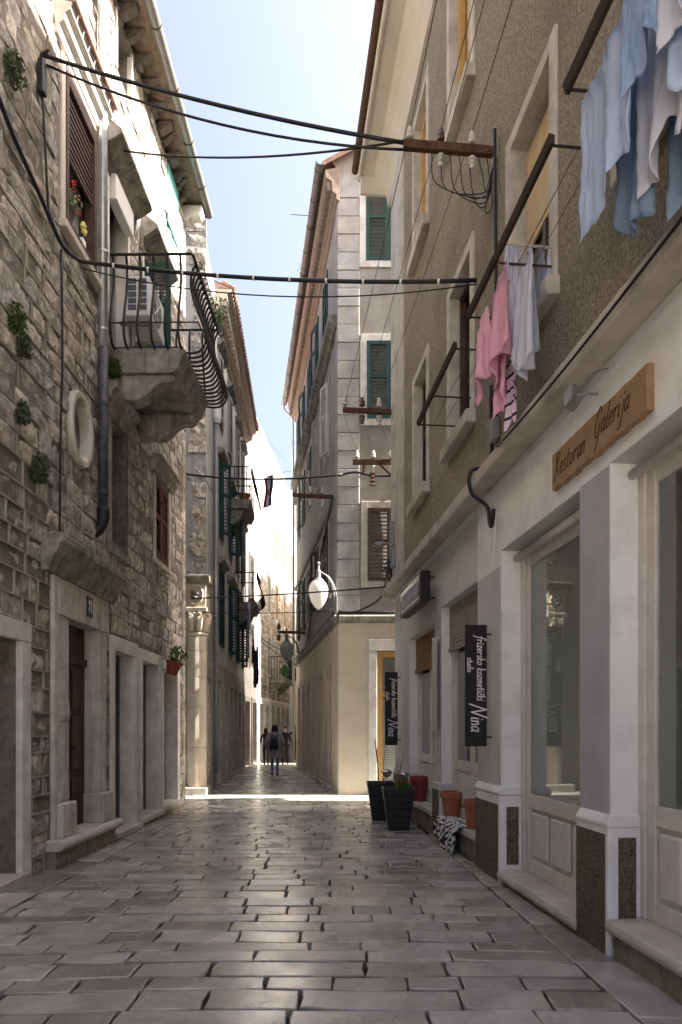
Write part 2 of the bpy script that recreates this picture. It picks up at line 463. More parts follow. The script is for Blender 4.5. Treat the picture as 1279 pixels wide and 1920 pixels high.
def louvre_leaf(parent, m, fr, s0, s1, z0, z1, o, th=.035, pitch=.055, mid=True, name='shutter', subs=True):
    """a shutter leaf: stiles and rails, tilted slats between them"""
    st = min(.07, (s1 - s0) * .16)
    f = MB()
    f.box(fr, s0, s0 + st, o, o + th, z0, z1); f.box(fr, s1 - st, s1, o, o + th, z0, z1)
    f.box(fr, s0 + st, s1 - st, o + .002, o + th - .002, z0, z0 + .09); f.box(fr, s0 + st, s1 - st, o + .002, o + th - .002, z1 - .09, z1)
    zones = [(z0 + .09, z1 - .09)]
    if mid:
        zm = z0 + (z1 - z0) * .55
        f.box(fr, s0 + st, s1 - st, o + .002, o + th - .002, zm - .04, zm + .04)
        zones = [(z0 + .09, zm - .04), (zm + .04, z1 - .09)]
    sh = f.build(name, m, parent)
    l = MB()
    for a, b in zones:
        n = max(1, int((b - a) / pitch))
        for i in range(n):
            z = a + (i + .5) * (b - a) / n
            l.add([fr.w(s, oo, zz) for s in (s0 + st, s1 - st) for oo, zz in ((o + th, z - .022), (o, z + .014), (o, z + .022), (o + th, z - .014))],
                  [(0, 1, 5, 4), (1, 2, 6, 5), (2, 3, 7, 6), (3, 0, 4, 7), (0, 3, 2, 1), (4, 5, 6, 7)])
    l.build('louvres', m, sh if subs else parent, kind='stuff', fix=False)
    return sh

def smoothpts(P, k=4):
    """Catmull-Rom through the points"""
    P = [Vector(p) for p in P]
    if len(P) < 3: return P
    Q = [P[0] * 2 - P[1]] + P + [P[-1] * 2 - P[-2]]
    out = []
    for i in range(1, len(Q) - 2):
        for j in range(k):
            t = j / k
            out.append(.5 * ((2 * Q[i]) + (Q[i + 1] - Q[i - 1]) * t + (2 * Q[i - 1] - 5 * Q[i] + 4 * Q[i + 1] - Q[i + 2]) * t * t
                             + (3 * Q[i] - Q[i - 1] - 3 * Q[i + 1] + Q[i + 2]) * t ** 3))
    out.append(P[-1])
    return out
def sag(a, b, drop, n=14):
    a, b = Vector(a), Vector(b)
    return [a.lerp(b, i / n) - Vector((0, 0, drop * 4 * (i / n) * (1 - i / n))) for i in range(n + 1)]

# handwriting as pen strokes
GL = {
 'f': (.75, [[(.95, 1.75), (.7, 2.05), (.45, 1.7), (.35, .4), (.22, -.7), (-.05, -.9)], [(.05, .95), (.8, 1.05)]]),
 'r': (.65, [[(.1, 1), (.13, 0)], [(.13, .6), (.35, .95), (.62, .92)]]),
 'i': (.38, [[(.12, 1), (.12, .1), (.3, .05)], [(.15, 1.42), (.17, 1.52)]]),
 'z': (.75, [[(.02, .95), (.6, .97), (.05, .03), (.68, .06)]]),
 'e': (.68, [[(.05, .48), (.52, .6), (.45, .97), (.18, .93), (.04, .45), (.2, .03), (.6, .18)]]),
 's': (.62, [[(.55, .88), (.25, 1), (.15, .65), (.48, .38), (.4, .02), (.0, .08)]]),
 'k': (.72, [[(.12, 2.0), (.1, 0)], [(.6, 1.05), (.14, .5), (.7, -.05)]]),
 'o': (.75, [[(.35, 1), (.08, .7), (.1, .2), (.38, 0), (.62, .35), (.55, .85), (.3, 1)]]),
 'm': (1.05, [[(.05, 1), (.1, 0)], [(.1, .65), (.32, 1), (.46, .75), (.46, 0)], [(.46, .65), (.7, 1), (.85, .75), (.88, 0)]]),
 'n': (.7, [[(.05, 1), (.1, 0)], [(.1, .65), (.35, 1), (.5, .75), (.54, 0)]]),
 't': (.58, [[(.27, 1.7), (.24, .2), (.5, .02)], [(.0, 1.05), (.56, 1.1)]]),
 'c': (.6, [[(.55, .85), (.25, 1), (.05, .5), (.22, .02), (.58, .15)]]),
 'C': (.6, [[(.55, .85), (.25, 1), (.05, .5), (.22, .02), (.58, .15)], [(.15, 1.65), (.32, 1.35), (.52, 1.65)]]),
 'd': (.8, [[(.6, .88), (.25, .95), (.05, .45), (.25, .0), (.6, .4)], [(.72, 2.0), (.6, .02)]]),
 'u': (.75, [[(.05, 1), (.1, .2), (.32, 0), (.58, .45)], [(.62, 1), (.62, 0)]]),
 'a': (.78, [[(.6, .85), (.25, .95), (.05, .42), (.25, 0), (.58, .42)], [(.63, 1), (.62, .12), (.78, .02)]]),
 'N': (1.45, [[(-.2, -.25), (.3, 2.1)], [(.3, 2.1), (.85, .0)], [(.85, 0), (1.35, 2.3)]]),
 'R': (1.05, [[(.05, -.35), (.3, 1.95)], [(-.1, 1.5), (.45, 2.1), (.85, 1.75), (.25, .95)], [(.25, .95), (.95, -.1)]]),
 'G': (1.15, [[(1.0, 1.7), (.6, 2.2), (.1, 1.2), (.25, .05), (.75, .1), (.9, .8)], [(.9, .9), (.8, -.5), (.4, -1.2)]]),
 'l': (.4, [[(.2, 2.0), (.1, .2), (.35, .02)]]),
 'j': (.5, [[(.32, 1), (.28, -.6), (-.1, -.95)], [(.35, 1.42), (.37, 1.52)]]),
 ' ': (.55, []),
 '1': (.75, [[(.1, 1.5), (.42, 2.0), (.42, 0)]]),
}
def write(mb, text, org, dr, up, nr, size, pen, slant=.12, gap=.12):
    org, dr, up, nr = Vector(org), Vector(dr), Vector(up), Vector(nr)
    x = 0
    for ch in text:
        w, strokes = GL[ch]
        for st in strokes:
            P = smoothpts([(a, b, 0) for a, b in st], 4)
            Q = [org + dr * ((x + p.x + slant * p.y) * size) + up * (p.y * size) for p in P]
            for i in range(len(Q) - 1):
                t = (Q[i + 1] - Q[i])
                if t.length < 1e-6: continue
                t.normalize()
                sd = t.cross(nr) * (pen / 2)
                a, b = Q[i] - t * pen * .25, Q[i + 1] + t * pen * .25
                mb.add([a + sd, a - sd, b - sd, b + sd] + [p + nr * .003 for p in (a + sd, a - sd, b - sd, b + sd)],
                       [(4, 5, 6, 7), (0, 1, 5, 4), (1, 2, 6, 5), (2, 3, 7, 6), (3, 0, 4, 7)])
        x += w + gap
    return x * size

def foliage(mb, c, rad, n, size, rnd, squash=1.0, droop=0.0):
    for _ in range(n):
        while True:
            p = Vector((rnd.uniform(-1, 1), rnd.uniform(-1, 1), rnd.uniform(-1, 1)))
            if p.length <= 1: break
        q = Vector(c) + Vector((p.x * rad, p.y * rad, p.z * rad * squash - droop * rad * (p.x ** 2 + p.y ** 2)))
        a = Vector((rnd.gauss(0, 1), rnd.gauss(0, 1), rnd.gauss(0, 1))).normalized()
        b = a.orthogonal().normalized()
        s = size * rnd.uniform(.6, 1.3)
        mb.add([q - a * s, q + b * s * .45, q + a * s, q - b * s * .45], [(0, 1, 2, 3)])

# ================================================================== ground and paving
g = MB()
g.quad((-150, -150, -.06), (150, -150, -.06), (150, 240, -.06), (-150, 240, -.06))
ground = g.build('ground', DIRT, kind='structure', fix=False)

sq = MB()
sq.quad((-40, -70, -.02), (40, -70, -.02), (40, 1.55, -.02), (-40, 1.55, -.02))
sq.build('square_bounce_paving', mat('square_bounce_paving', (.34, .31, .27), (.48, .45, .40), 1.5, .5, .2, 20, stain=(.2, .18, .16), sscale=1.2, samt=.4), kind='structure', fix=False)   # unseen square behind the camera, its pale paving added to bounce sunlight in

def slab(mb, x0, x1, y0, y1, rnd, gap=.006, fr=None, lift=0.0):
    """one worn paving stone with rounded, chipped edges"""
    tx, ty = rnd.gauss(0, .006), rnd.gauss(0, .008)
    zz = rnd.gauss(0, .0025) + lift
    w, h = x1 - x0 - 2 * gap, y1 - y0 - 2 * gap
    if w < .05 or h < .05: return False
    cx, cy = (x0 + x1) / 2, (y0 + y1) / 2
    nx = 3 if w > .45 else 2
    pts = []
    for i in range(nx): pts.append((-w / 2 + w * i / nx, -h / 2))
    for i in range(2): pts.append((w / 2, -h / 2 + h * i / 2))
    for i in range(nx): pts.append((w / 2 - w * i / nx, h / 2))
    for i in range(2): pts.append((-w / 2, h / 2 - h * i / 2))
    pts = [(a + rnd.gauss(0, .006), b + rnd.gauss(0, .005)) for a, b in pts]
    rings = []
    for ins, z in ((0, -.07), (0, -.008), (0, -.008), (.003, -.002), (.009, 0)):
        rings.append([(cx + a * (1 - 2 * ins / w), cy + b * (1 - 2 * ins / h), z + zz + a * tx + b * ty) for a, b in pts])
    n = len(pts)
    V = [p for r in rings for p in r] + list(rings[-1])
    F = [(i * n + j, i * n + (j + 1) % n, (i + 1) * n + (j + 1) % n, (i + 1) * n + j) for i in range(len(rings) - 1) if i != 1 for j in range(n)]
    F.append(tuple(len(rings) * n + j for j in range(n)))
    if fr: V = [fr(p) for p in V]
    mb.add(V, F)
    return True

def lw(Y): return -3.45 + .01538 * Y
def rw(Y): return 2.37 - .09615 * Y
def seamL(Y): return lw(Y) + .43
def seamR(Y): return min(1.83 - .0506 * Y, rw(Y) - .02)
def xbounds(Y):
    if Y < 13.9: return seamL(Y), seamR(Y)
    if Y < 14.3: return seamL(Y), 6.5
    if Y < 16.6: return -7.5, 6.5
    if Y < 17.0: return -7.5, -.06 - .15 * (Y - 16.6)
    if Y < 27.5: return -3.3 - .05 * (Y - 17), -.06 - .15 * (Y - 16.6)
    if Y < 28.5: return -4.0 + .08 * (Y - 27.5), -.06 - .15 * (Y - 16.6)
    if Y < 32: return -4.0 + .08 * (Y - 27.5), 5.5
    return -4.0 + .08 * (Y - 27.5), -.4
prnd = random.Random(5)
slabs = []
Y = 1.6
while Y < 46:
    d = prnd.choice((.20, .23, .25, .27, .30)) + prnd.uniform(-.015, .015)
    a, b = xbounds(Y + d / 2)
    x = a + prnd.uniform(-.3, 0)
    while x < b - .04:
        l = prnd.choice((.30, .38, .45, .52, .6, .68, .8, .95)) * prnd.uniform(.9, 1.1)
        x1 = min(x + l, b)
        if b - x1 < .16: x1 = b
        x0c = max(x, a)
        if x1 - x0c > .06:
            mb = MB()
            def bend(p, Y=Y):      # courses wander a little across the street
                return (p[0], p[1] + .04 * math.sin(p[0] * 1.1 + p[1] * .35) + .018 * math.sin(p[0] * 2.7 + p[1]), p[2])
            if slab(mb, x0c, x1, Y, Y + d, prnd, prnd.uniform(.006, .0115), bend):
                cx = (x0c + x1) / 2; yc = Y + d / 2
                vis = abs(cx) / max(yc, .1) < .52 and yc > 3.7
                slabs.append(((x1 - x0c) * d / yc ** 3 if vis else 0, mb))
        x = x1
    Y += d
for seam, wall in ((seamL, lw), (seamR, rw)):     # edge course of long slabs along both house fronts
    Y = 1.6
    while Y < 14.2:
        l = prnd.uniform(.45, .95)
        a0, b0 = seam(Y + l / 2), wall(Y + l / 2)
        if Y + l > 13.9 and seam is seamR: break
        mb = MB()
        lo, hi = min(a0, b0), max(a0, b0)
        k = (seam(Y + l) - seam(Y)) / l
        def skew(p, k=k, ym=Y + l / 2): return (p[0] + k * (p[1] - ym), p[1], p[2])
        if slab(mb, lo, hi, Y, Y + l, prnd, .006, skew, lift=.004):
            yc = Y + l / 2
            vis = abs((lo + hi) / 2) / yc < .52 and yc > 3.7
            slabs.append(((hi - lo) * l / yc ** 3 if vis else 0, mb))
        Y += l
slabs.sort(key=lambda q: -q[0])
for q in slabs[:296]:
    q[1].build('paving_stone', PAVE, ground, smooth=True, fix=False)
rest = MB()
for q in slabs[296:]: rest.add(q[1].v, q[1].f)
rest.build('far_paving', PAVE, ground, kind='stuff', smooth=True, fix=False)

# ================================================================== stone house on the left
lb = thing('stone_house', 'rough limestone block house with iron balcony, oval window and number 11 door', 'house', LF.w(9, 0, 0))
LTOP = 12.25
L_OPEN = [  # s0, s1, z0, z1, depth
    (6.1, 7.16, .02, 2.5, .3),                                                  # doorway at the frame edge
    (8.375, 9.38, .32, 2.92, .22),                                              # number 11
    (10.0, 10.91, .10, 2.72, .26), (11.33, 12.29, .16, 2.70, .26), (12.61, 13.59, .20, 2.67, .26),   # three shop doors
    (8.30, 9.26, 7.65, 9.58, .12),                                              # window with roller shutter
    (9.80, 10.62, 7.04, 9.50, .22), (11.45, 12.25, 7.04, 9.45, .2),             # balcony doors
    (9.88, 10.45, 4.3, 5.95, .22),                                              # bricked-up window behind the downpipe
    (12.14, 13.03, 4.65, 5.97, .15),                                            # window with brown shutters
    (10.15, 10.80, 11.3, 12.05, .25), (9.15, 9.55, 11.3, 12.05, .25), (12.85, 13.6, 11.2, 12.1, .2),
]
OVAL = (8.73, 5.35, .26, .37)
w = MB()
facade(w, LF, -2.5, 14.33, -.05, LTOP, L_OPEN + [(OVAL[0] - OVAL[2] - .06, OVAL[0] + OVAL[2] + .06, OVAL[1] - OVAL[3] - .06, OVAL[1] + OVAL[3] + .06, .25)], .2)
shell(w, LF, -2.5, 14.33, -.05, LTOP, 0, 8)
w.quad(LF.w(-2.5, -1.6, 0), LF.w(14.33, -1.6, 0), LF.w(14.33, -1.6, LTOP), LF.w(-2.5, -1.6, LTOP))
lwall = w.build('wall', MORTAR, lb, fix=False)

# stone courses, one object for each of the blocks that show largest
L_EXC = [(6.0, 7.36, 0, 2.70), (7.90, 9.70, 0, 3.80), (9.86, 11.09, 0, 2.93), (11.17, 12.43, 0, 2.90), (12.45, 13.76, 0, 2.85),
         (8.16, 9.40, 7.5, 9.75), (9.72, 10.72, 7.0, 9.56), (11.38, 12.33, 7.0, 9.5), (9.75, 10.55, 4.2, 6.05), (12.05, 13.12, 4.55, 6.05),
         (10.1, 10.86, 11.24, 12.1), (9.1, 9.6, 11.24, 12.1), (12.8, 13.65, 11.15, 12.15), (9.85, 11.6, 6.35, 7.04)]
def clip_rect(r, exc, pad=.004):
    s0, s1, z0, z1 = r
    for a, b, c, d in exc:
        if s0 < b and s1 > a and z0 < d and z1 > c:
            cand = [(s0, min(s1, a - pad), z0, z1), (max(s0, b + pad), s1, z0, z1), (s0, s1, z0, min(z1, c - pad)), (s0, s1, max(z0, d + pad), z1)]
            cand = [q for q in cand if q[1] - q[0] > .07 and q[3] - q[2] > .06]
            if not cand: return None
            s0, s1, z0, z1 = max(cand, key=lambda q: (q[1] - q[0]) * (q[3] - q[2]))
    return s0, s1, z0, z1
def block(mb, fr, s0, s1, z0, z1, rnd, proud=.018, rough=.024, gap=.009, base=-.03):
    s0 += gap; s1 -= gap; z0 += gap; z1 -= gap
    nx = 4 if s1 - s0 > .3 else 3; nz = 3
    pr = proud + rnd.gauss(0, .009)
    P = []
    j0 = [rnd.gauss(0, .006) for _ in range(8)]
    for j in range(nz + 1):
        for i in range(nx + 1):
            u, v = i / nx, j / nz
            s = s0 + (s1 - s0) * u + (1 - v) * ((1 - u) * j0[0] + u * j0[1]) + v * ((1 - u) * j0[2] + u * j0[3])
            z = z0 + (z1 - z0) * v + (1 - u) * ((1 - v) * j0[4] + v * j0[5]) + u * ((1 - v) * j0[6] + v * j0[7])
            edge = i in (0, nx) or j in (0, nz)
            o = pr + noise.noise(Vector((s * 5.1, z * 6.3, pr * 300))) * rough + noise.noise(Vector((s * 13, z * 13, 7))) * rough * .6 - (.012 if edge else 0)
            P.append(fr.w(s, o, z))
    n = (nx + 1) * (nz + 1)
    idx = lambda i, j: j * (nx + 1) + i
    F = [(idx(i, j), idx(i + 1, j), idx(i + 1, j + 1), idx(i, j + 1)) for j in range(nz) for i in range(nx)]
    per = [(i, 0) for i in range(nx)] + [(nx, j) for j in range(nz)] + [(nx - i, nz) for i in range(nx)] + [(0, nz - j) for j in range(nz)]
    for i, j in per: P.append(P[idx(i, j)] + fr.n * (base - .02))
    m = len(per)
    for q in range(m):
        a, b = per[q], per[(q + 1) % m]
        F.append((idx(*a), n + q, n + (q + 1) % m, idx(*b)))
    mb.add(P, F)
srnd = random.Random(21)
blocks = []
pointing = MB()
z = -.02
while z < LTOP - .05:
    h = srnd.choice((.18, .20, .22, .24, .27)) + srnd.uniform(-.01, .01)
    zt = min(z + h, LTOP)
    s = 4.6 - srnd.uniform(0, .4)
    while s < 14.33:
        l = srnd.choice((.2, .27, .34, .42, .5, .6)) * srnd.uniform(.9, 1.1)
        e = s + l
        if 14.33 - e < .18: e = 14.33 + .02
        r = clip_rect((s, e, z, zt), L_EXC)
        if r:
            cs, cz = (r[0] + r[1]) / 2, (r[2] + r[3]) / 2
            inov = ((cs - OVAL[0]) / (OVAL[2] + .12)) ** 2 + ((cz - OVAL[1]) / (OVAL[3] + .12)) ** 2 < 1.25
            if not inov:
                mb = MB()
                low = cs < 7.95 and cz < 4.3
                if low:      # panels between raised pointing
                    block(mb, LF, *r, srnd, proud=.006, rough=.024, gap=.016)
                    for q in ((r[0] - .010, r[0] + .010, r[2], r[3]), (r[0], r[1], r[3] - .010, r[3] + .010)):
                        pointing.box(LF, q[0], q[1], -.01, .024 + srnd.uniform(-.002, .002), q[2], q[3])
                elif cz < 7.4:      # thin pale ribs of pointing, rough stone between
                    block(mb, LF, *r, srnd, proud=.012, rough=.022, gap=.010)
                    for q in ((r[0] - .009, r[0] + .009, r[2], r[3]), (r[0], r[1], r[3] - .009, r[3] + .009)):
                        if srnd.random() < .3: continue
                        pointing.box(LF, q[0], q[1], -.01, .018 + srnd.uniform(-.008, .004), q[2], q[3])
                else:
                    block(mb, LF, *r, srnd)
                blocks.append(((r[1] - r[0]) * (r[3] - r[2]) / cs ** 3 if cs > 6.7 else 0, mb))
        s = e
    z = zt
blocks.sort(key=lambda q: -q[0])
for q in blocks[:290]: q[1].build('stone_block', STONE, lwall, smooth=False, fix=False)
rest = MB()
for q in blocks[290:]: rest.add(q[1].v, q[1].f)
rest.build('upper_stone_blocks', STONE, lwall, kind='stuff', fix=False)
pointing.build('raised_pointing', POINTING, lwall, kind='stuff', fix=False)
# end wall towards the alley: alternating corner stones
zz = 0
i = 0
while zz < 12.1:
    h = .36 + .05 * math.sin(i * 2.3)
    ln = .55 if i % 2 else .32
    MB().box(Frame(LF.w(14.33, 0, 0), (-1, 0, 0), (0, 1, 0)), -.012, ln, -.2, .03, zz + .006, zz + h - .006).build('corner_stone', STONE, lwall, bev=.012)
    zz += h; i += 1

# --- doorway cut by the picture edge
sd = bx('shop_doorway', DRESSW, lb, LF, 7.16, 7.36, -.02, .05, 0, 2.5)
bx('lintel', DRESSW, sd, LF, 5.9, 7.36, -.02, .055, 2.502, 2.70)
bx('jamb', DRESSW, sd, LF, 5.9, 6.1, -.02, .05, 0, 2.5)
bx('door_leaf', GREYPAINT, sd, LF, 6.1, 7.16, -.3, -.26, .02, 2.5)
bx('threshold', MARBLE, lb, LF, 5.95, 7.30, -.3, .09, -.02, .10, bev=.015)

# --- number 11 door
d11 = bx('front_door', DARKWOOD, lb, LF, 8.375, 9.38, -.22, -.165, .32, 2.92)
for c in (0, 1):
    for (a, b) in ((.40, .95), (1.05, 1.75), (1.85, 2.35)):
        MB().box(LF, 8.45 + c * .47, 8.83 + c * .47, -.17, -.145, a, b).build('door_panel', DARKWOOD, d11, bev=.012)
bx('transom_rail', DARKWOOD, d11, LF, 8.375, 9.38, -.167, -.125, 2.42, 2.52)
MB().ball(LF.w(8.92, -.12, 1.35), .03).build('door_knob', RUST, d11, smooth=True)
for (a, b, nm) in ((8.05, 8.375, 0), (9.38, 9.66, 1)):
    zb = .74
    j = bx('door_jamb', DRESS, lb, LF, a, b, -.22, .035, .72, 2.92, bev=.008)
    i = 0
    while zb < 2.88:
        h = .30 if i % 2 == 0 else .26
        m = MB(); block(m, LF, a + .02, b - (0 if nm == 0 else .02), zb, min(zb + h, 2.9), srnd, proud=.04, rough=.012, gap=.012, base=-.04)
        m.build('jamb_block', DRESS, j, smooth=False, fix=False)
        zb += h + .02; i += 1
    bx('jamb_foot', DRESS, lb, LF, a - .04, b + .05, -.2, .12, .32, .72, bev=.02, seg=2)
bx('jamb_strip', DRESS, lb, LF, 7.93, 8.048, -.02, .05, .32, 3.36, bev=.006)
bx('lintel', DRESS, lb, LF, 8.05, 9.68, -.22, .06, 2.922, 3.36, bev=.01)
cor = MB().prof_s(LF, [(-.02, 3.362), (.08, 3.362), (.10, 3.42), (.13, 3.46), (.14, 3.52), (.20, 3.60), (.21, 3.66), (.25, 3.68), (.25, 3.76), (.23, 3.78), (-.02, 3.78)], 7.69, 9.88)
cor = cor.build('door_cornice', WEATHER, lb, bev=.006)
num = bx('house_number', PLATE, lb, LF, 8.86, 9.05, .062, .075, 3.03, 3.29)
t = MB(); write(t, '11', LF.w(8.90, .0755, 3.09), LF.d, (0, 0, 1), LF.n, .075, .017, 0, .1); t.build('digits', WHITES, num, fix=False)
st = MB().prof_s(LF, [(-.26, .20), (.16, .20), (.2, .225), (.215, .26), (.2, .30), (.16, .322), (-.26, .322)], 7.80, 9.86)
st.build('door_step', MARBLE, lb, smooth=False, bev=.01, seg=2)
i = 0
s = 7.82
while s < 9.8:
    l = srnd.uniform(.3, .55); m = MB(); block(m, LF, s, min(s + l, 9.84), -.02, .2, srnd, proud=.12, rough=.03, gap=.005, base=-.12); m.build('base_stone', SLATEBASE, lb, fix=False); s += l

# --- three shop doors with plain stone frames
for k, (a, b, c, d, oa, ob, ot, sz) in enumerate(((10.0, 10.91, .10, 2.72, 9.87, 11.07, 2.93, .10), (11.33, 12.29, .16, 2.70, 11.18, 12.41, 2.89, .16), (12.61, 13.59, .20, 2.67, 12.46, 13.76, 2.84, .20))):
    f = bx('shop_door', DARKFRAME, lb, LF, a, a + .09, -.26, -.2, c, d)
    bx('door_stile', DARKFRAME, f, LF, b - .09, b, -.26, -.2, c, d)
    bx('door_rail', DARKFRAME, f, LF, a + .09, b - .09, -.255, -.205, d - .12, d)
    bx('door_panel', DARKFRAME, f, LF, a + .09, b - .09, -.25, -.22, c, c + .55)
    bx('pane', GLASS, f, LF, a + .09, b - .09, -.238, -.232, c + .55, d - .12, bev=0)
    bx('stone_jamb', DRESSW, lb, LF, oa, a, -.2, .045, 0, d, bev=.006); bx('stone_jamb', DRESSW, lb, LF, b, ob, -.2, .045, 0, d, bev=.006)
    bx('stone_reveal', DRESSW, lb, LF, b - .004, b, -.262, .04, c, d, bev=0)
    bx('stone_lintel', DRESSW, lb, LF, oa, ob, -.2, .048, d + .002, ot, bev=.006)
    bx('stone_sill', MARBLE, lb, LF, oa + .01, ob - .01, -.26, .13, sz - .09, sz, bev=.012)
    bx('sill_base', SLATEBASE, lb, LF, oa + .02, ob - .02, -.2, .10, -.03, sz - .092, bev=.01)
bx('back_wall', DARK, lb, LF, 9.7, 14.2, -1.5, -1.45, 0, 2.9, bev=0)

# --- oval window
ring = MB(); n = 36; rr = []
for q in range(n):
    a = 2 * PI * q / n
    prof = [(.0, -.02), (.0, .05), (.03, .075), (.085, .075), (.10, .05), (.10, -.02)]
    rr.append([LF.w(OVAL[0] + (OVAL[2] + p) * math.cos(a), o, OVAL[1] + (OVAL[3] + p) * math.sin(a)) for p, o in prof])
ring.loft(rr + [rr[0]], caps=False)
inner = [[LF.w(OVAL[0] + OVAL[2] * math.cos(2 * PI * q / n), o, OVAL[1] + OVAL[3] * math.sin(2 * PI * q / n)) for q in range(n)] for o in (-.02, -.09)]
ring.loft(inner, caps=False)
ov = ring.build('oval_window', DRESS, lb, smooth=False)
m = MB(); m.add([LF.w(OVAL[0] + OVAL[2] * math.cos(2 * PI * q / n), -.075, OVAL[1] + OVAL[3] * math.sin(2 * PI * q / n)) for q in range(n)], [tuple(range(n))]); m.build('pane', mat('dark_inside_pane', (.07, .06, .05), (.14, .12, .10), 5, .3, 0), ov, fix=False)  # opaque pane, the dark inside is put into its colour
bx('glazing_bar', GREYPAINT, ov, LF, OVAL[0] - .015, OVAL[0] + .015, -.07, -.05, OVAL[1] - .36, OVAL[1] + .36)

# --- window with brown frame and roller shutter
wf = MB()
for a, b, c, d in ((8.20, 8.30, 7.6, 9.62), (9.26, 9.36, 7.6, 9.62), (8.30, 9.26, 9.58, 9.66)): wf.box(LF, a, b, -.1, .03, c, d)
wn1 = wf.build('window', CREAMR, lb, bev=.006)
f = MB()
for a, b, c, d in ((8.30, 8.36, 7.66, 9.56), (9.20, 9.26, 7.66, 9.56)): f.box(LF, a, b, -.08, .05, c, d)
f.box(LF, 8.36, 9.20, -.078, .048, 7.66, 7.74); f.box(LF, 8.36, 9.20, -.078, .048, 9.36, 9.56)
f.build('window_frame', BROWN, wn1, bev=.005)
m = MB()
for i in range(19): m.box(LF, 8.365, 9.195, -.03, -.012 + .016 * (i % 2), 8.58 + i * .041, 8.58 + i * .041 + .034)
m.build('roller_slats', BROWN, wn1, kind='stuff', fix=False)
bx('shutter_rail', BROWN, wn1, LF, 8.36, 9.20, -.03, .012, 8.53, 8.575)
bx('pane', GLASS, wn1, LF, 8.36, 9.2, -.10, -.094, 7.74, 8.56, bev=0)
m = MB()
for i in range(14): m.box(LF, 8.37 + i * .06, 8.43 + i * .06, -.18 - .012 * (i % 2), -.165 - .012 * (i % 2), 7.66, 9.3)
m.build('curtain', CURTAIN, wn1, fix=False)
m = MB().prof_s(LF, [(-.02, 9.66), (.05, 9.66), (.07, 9.76), (.13, 9.80), (.14, 9.88), (.20, 9.92), (.22, 10.0), (.02, 10.05), (-.02, 10.05)], 8.02, 9.46)
hood = m.build('window_hood', DRESSW, lb, bev=.005)
m = MB()
for i in range(8): m.prof_s(LF, [(.0, 10.06), (.27, 9.995), (.28, 10.015), (.0, 10.09)], 8.02 + i * .18, 8.02 + i * .18 + .165)
m.build('tile_edge', TERRA, hood, fix=False)
bx('window_ledge', CREAMR, lb, LF, 8.14, 9.42, -.02, .10, 7.50, 7.60, bev=.01)

# --- slab hoods over the balcony doors, doors behind the balcony
def hoodslab(a, b, z0, z1, o):
    m = MB().prof_s(LF, [(-.02, z0 - .32), (.04, z0 - .32), (.08, z0 - .15), (o - .05, z0 - .04), (o, z0), (o, z0 + .06), (o - .04, z0 + .09), (-.02, z1)], a, b)
    h = m.build('window_hood', WEATHER, lb, bev=.012, seg=2)
    return h
hoodslab(9.45, 10.9, 9.72, 10.08, .32)
hoodslab(11.25, 12.6, 9.72, 10.05, .30)
bd = bx('balcony_door', DRESSW, lb, LF, 9.72, 9.80, -.2, .03, 7.04, 9.5)
bx('door_jamb', DRESSW, bd, LF, 10.62, 10.70, -.2, .03, 7.04, 9.5)
bx('shutter_box', ACWHITE, bd, LF, 9.82, 10.60, -.02, .12, 9.10, 9.46, bev=.01)
bx('pane', GLASS, bd, LF, 9.80, 10.62, -.17, -.16, 7.1, 9.2, bev=0)
bx('door_stile', FRAMEW, bd, LF, 10.18, 10.26, -.19, -.15, 7.06, 9.45)
bd2 = bx('balcony_door', DRESSW, lb, LF, 11.38, 11.45, -.2, .03, 7.04, 9.45)
bx('door_jamb', DRESSW, bd2, LF, 12.25, 12.33, -.2, .03, 7.04, 9.45)
bx('pane', GLASS, bd2, LF, 11.45, 12.25, -.17, -.16, 7.1, 9.4, bev=0)
# shutter leaf swung open across the balcony
perp = Frame(LF.w(11.52, 0, 0), LF.n, -LF.d)
louvre_leaf(bd2, GREEN, perp, .03, .45, 7.12, 9.3, 0, pitch=.06)
louvre_leaf(bd2, GREEN, LF, 12.28, 12.7, 7.12, 9.3, .045, pitch=.06)

# --- bricked window behind the downpipe, with its little cornice
bw = bx('blocked_window', WEATHER, lb, LF, 9.76, 9.88, -.2, .04, 4.2, 6.02)
bx('jamb', mat('dark_stained_stone', (.06, .052, .045), (.13, .115, .10), 8, .9, .5, 30, stain=(.28, .25, .21), sscale=5, samt=.5), bw, LF, 10.45, 10.57, -.2, .04, 4.2, 6.02)
bx('infill', mat('dark_flaking_infill', (.03, .026, .022), (.065, .056, .048), 8, .9, .5, 30, stain=(.28, .25, .21), sscale=5, samt=.45), bw, LF, 9.88, 10.45, -.21, -.16, 4.3, 5.95)
bx('sill', WEATHER, bw, LF, 9.74, 10.6, -.02, .08, 4.08, 4.19)
MB().prof_s(LF, [(-.02, 6.03), (.05, 6.03), (.06, 6.15), (.12, 6.2), (.13, 6.28), (.20, 6.33), (.2, 6.4), (-.02, 6.46)], 9.6, 10.7).build('window_hood', WEATHER, lb, bev=.005)

# --- lower window with red-brown shutters
wb = bx('window', DRESS, lb, LF, 12.05, 12.14, -.1, .03, 4.56, 6.03)
bx('jamb', DRESS, wb, LF, 13.03, 13.12, -.1, .03, 4.56, 6.03); bx('sill', DRESS, wb, LF, 12.0, 13.16, -.02, .06, 4.48, 4.555)
louvre_leaf(wb, REDBROWN, LF, 12.15, 12.58, 4.66, 5.96, -.03, pitch=.07); louvre_leaf(wb, REDBROWN, LF, 12.59, 13.02, 4.66, 5.96, -.03, pitch=.07)
MB().prof_s(LF, [(-.02, 6.04), (.06, 6.04), (.08, 6.12), (.14, 6.17), (.16, 6.24), (.2, 6.26), (.2, 6.31), (-.02, 6.36)], 11.92, 13.22).build('window_hood', WEATHER, lb, bev=.005)

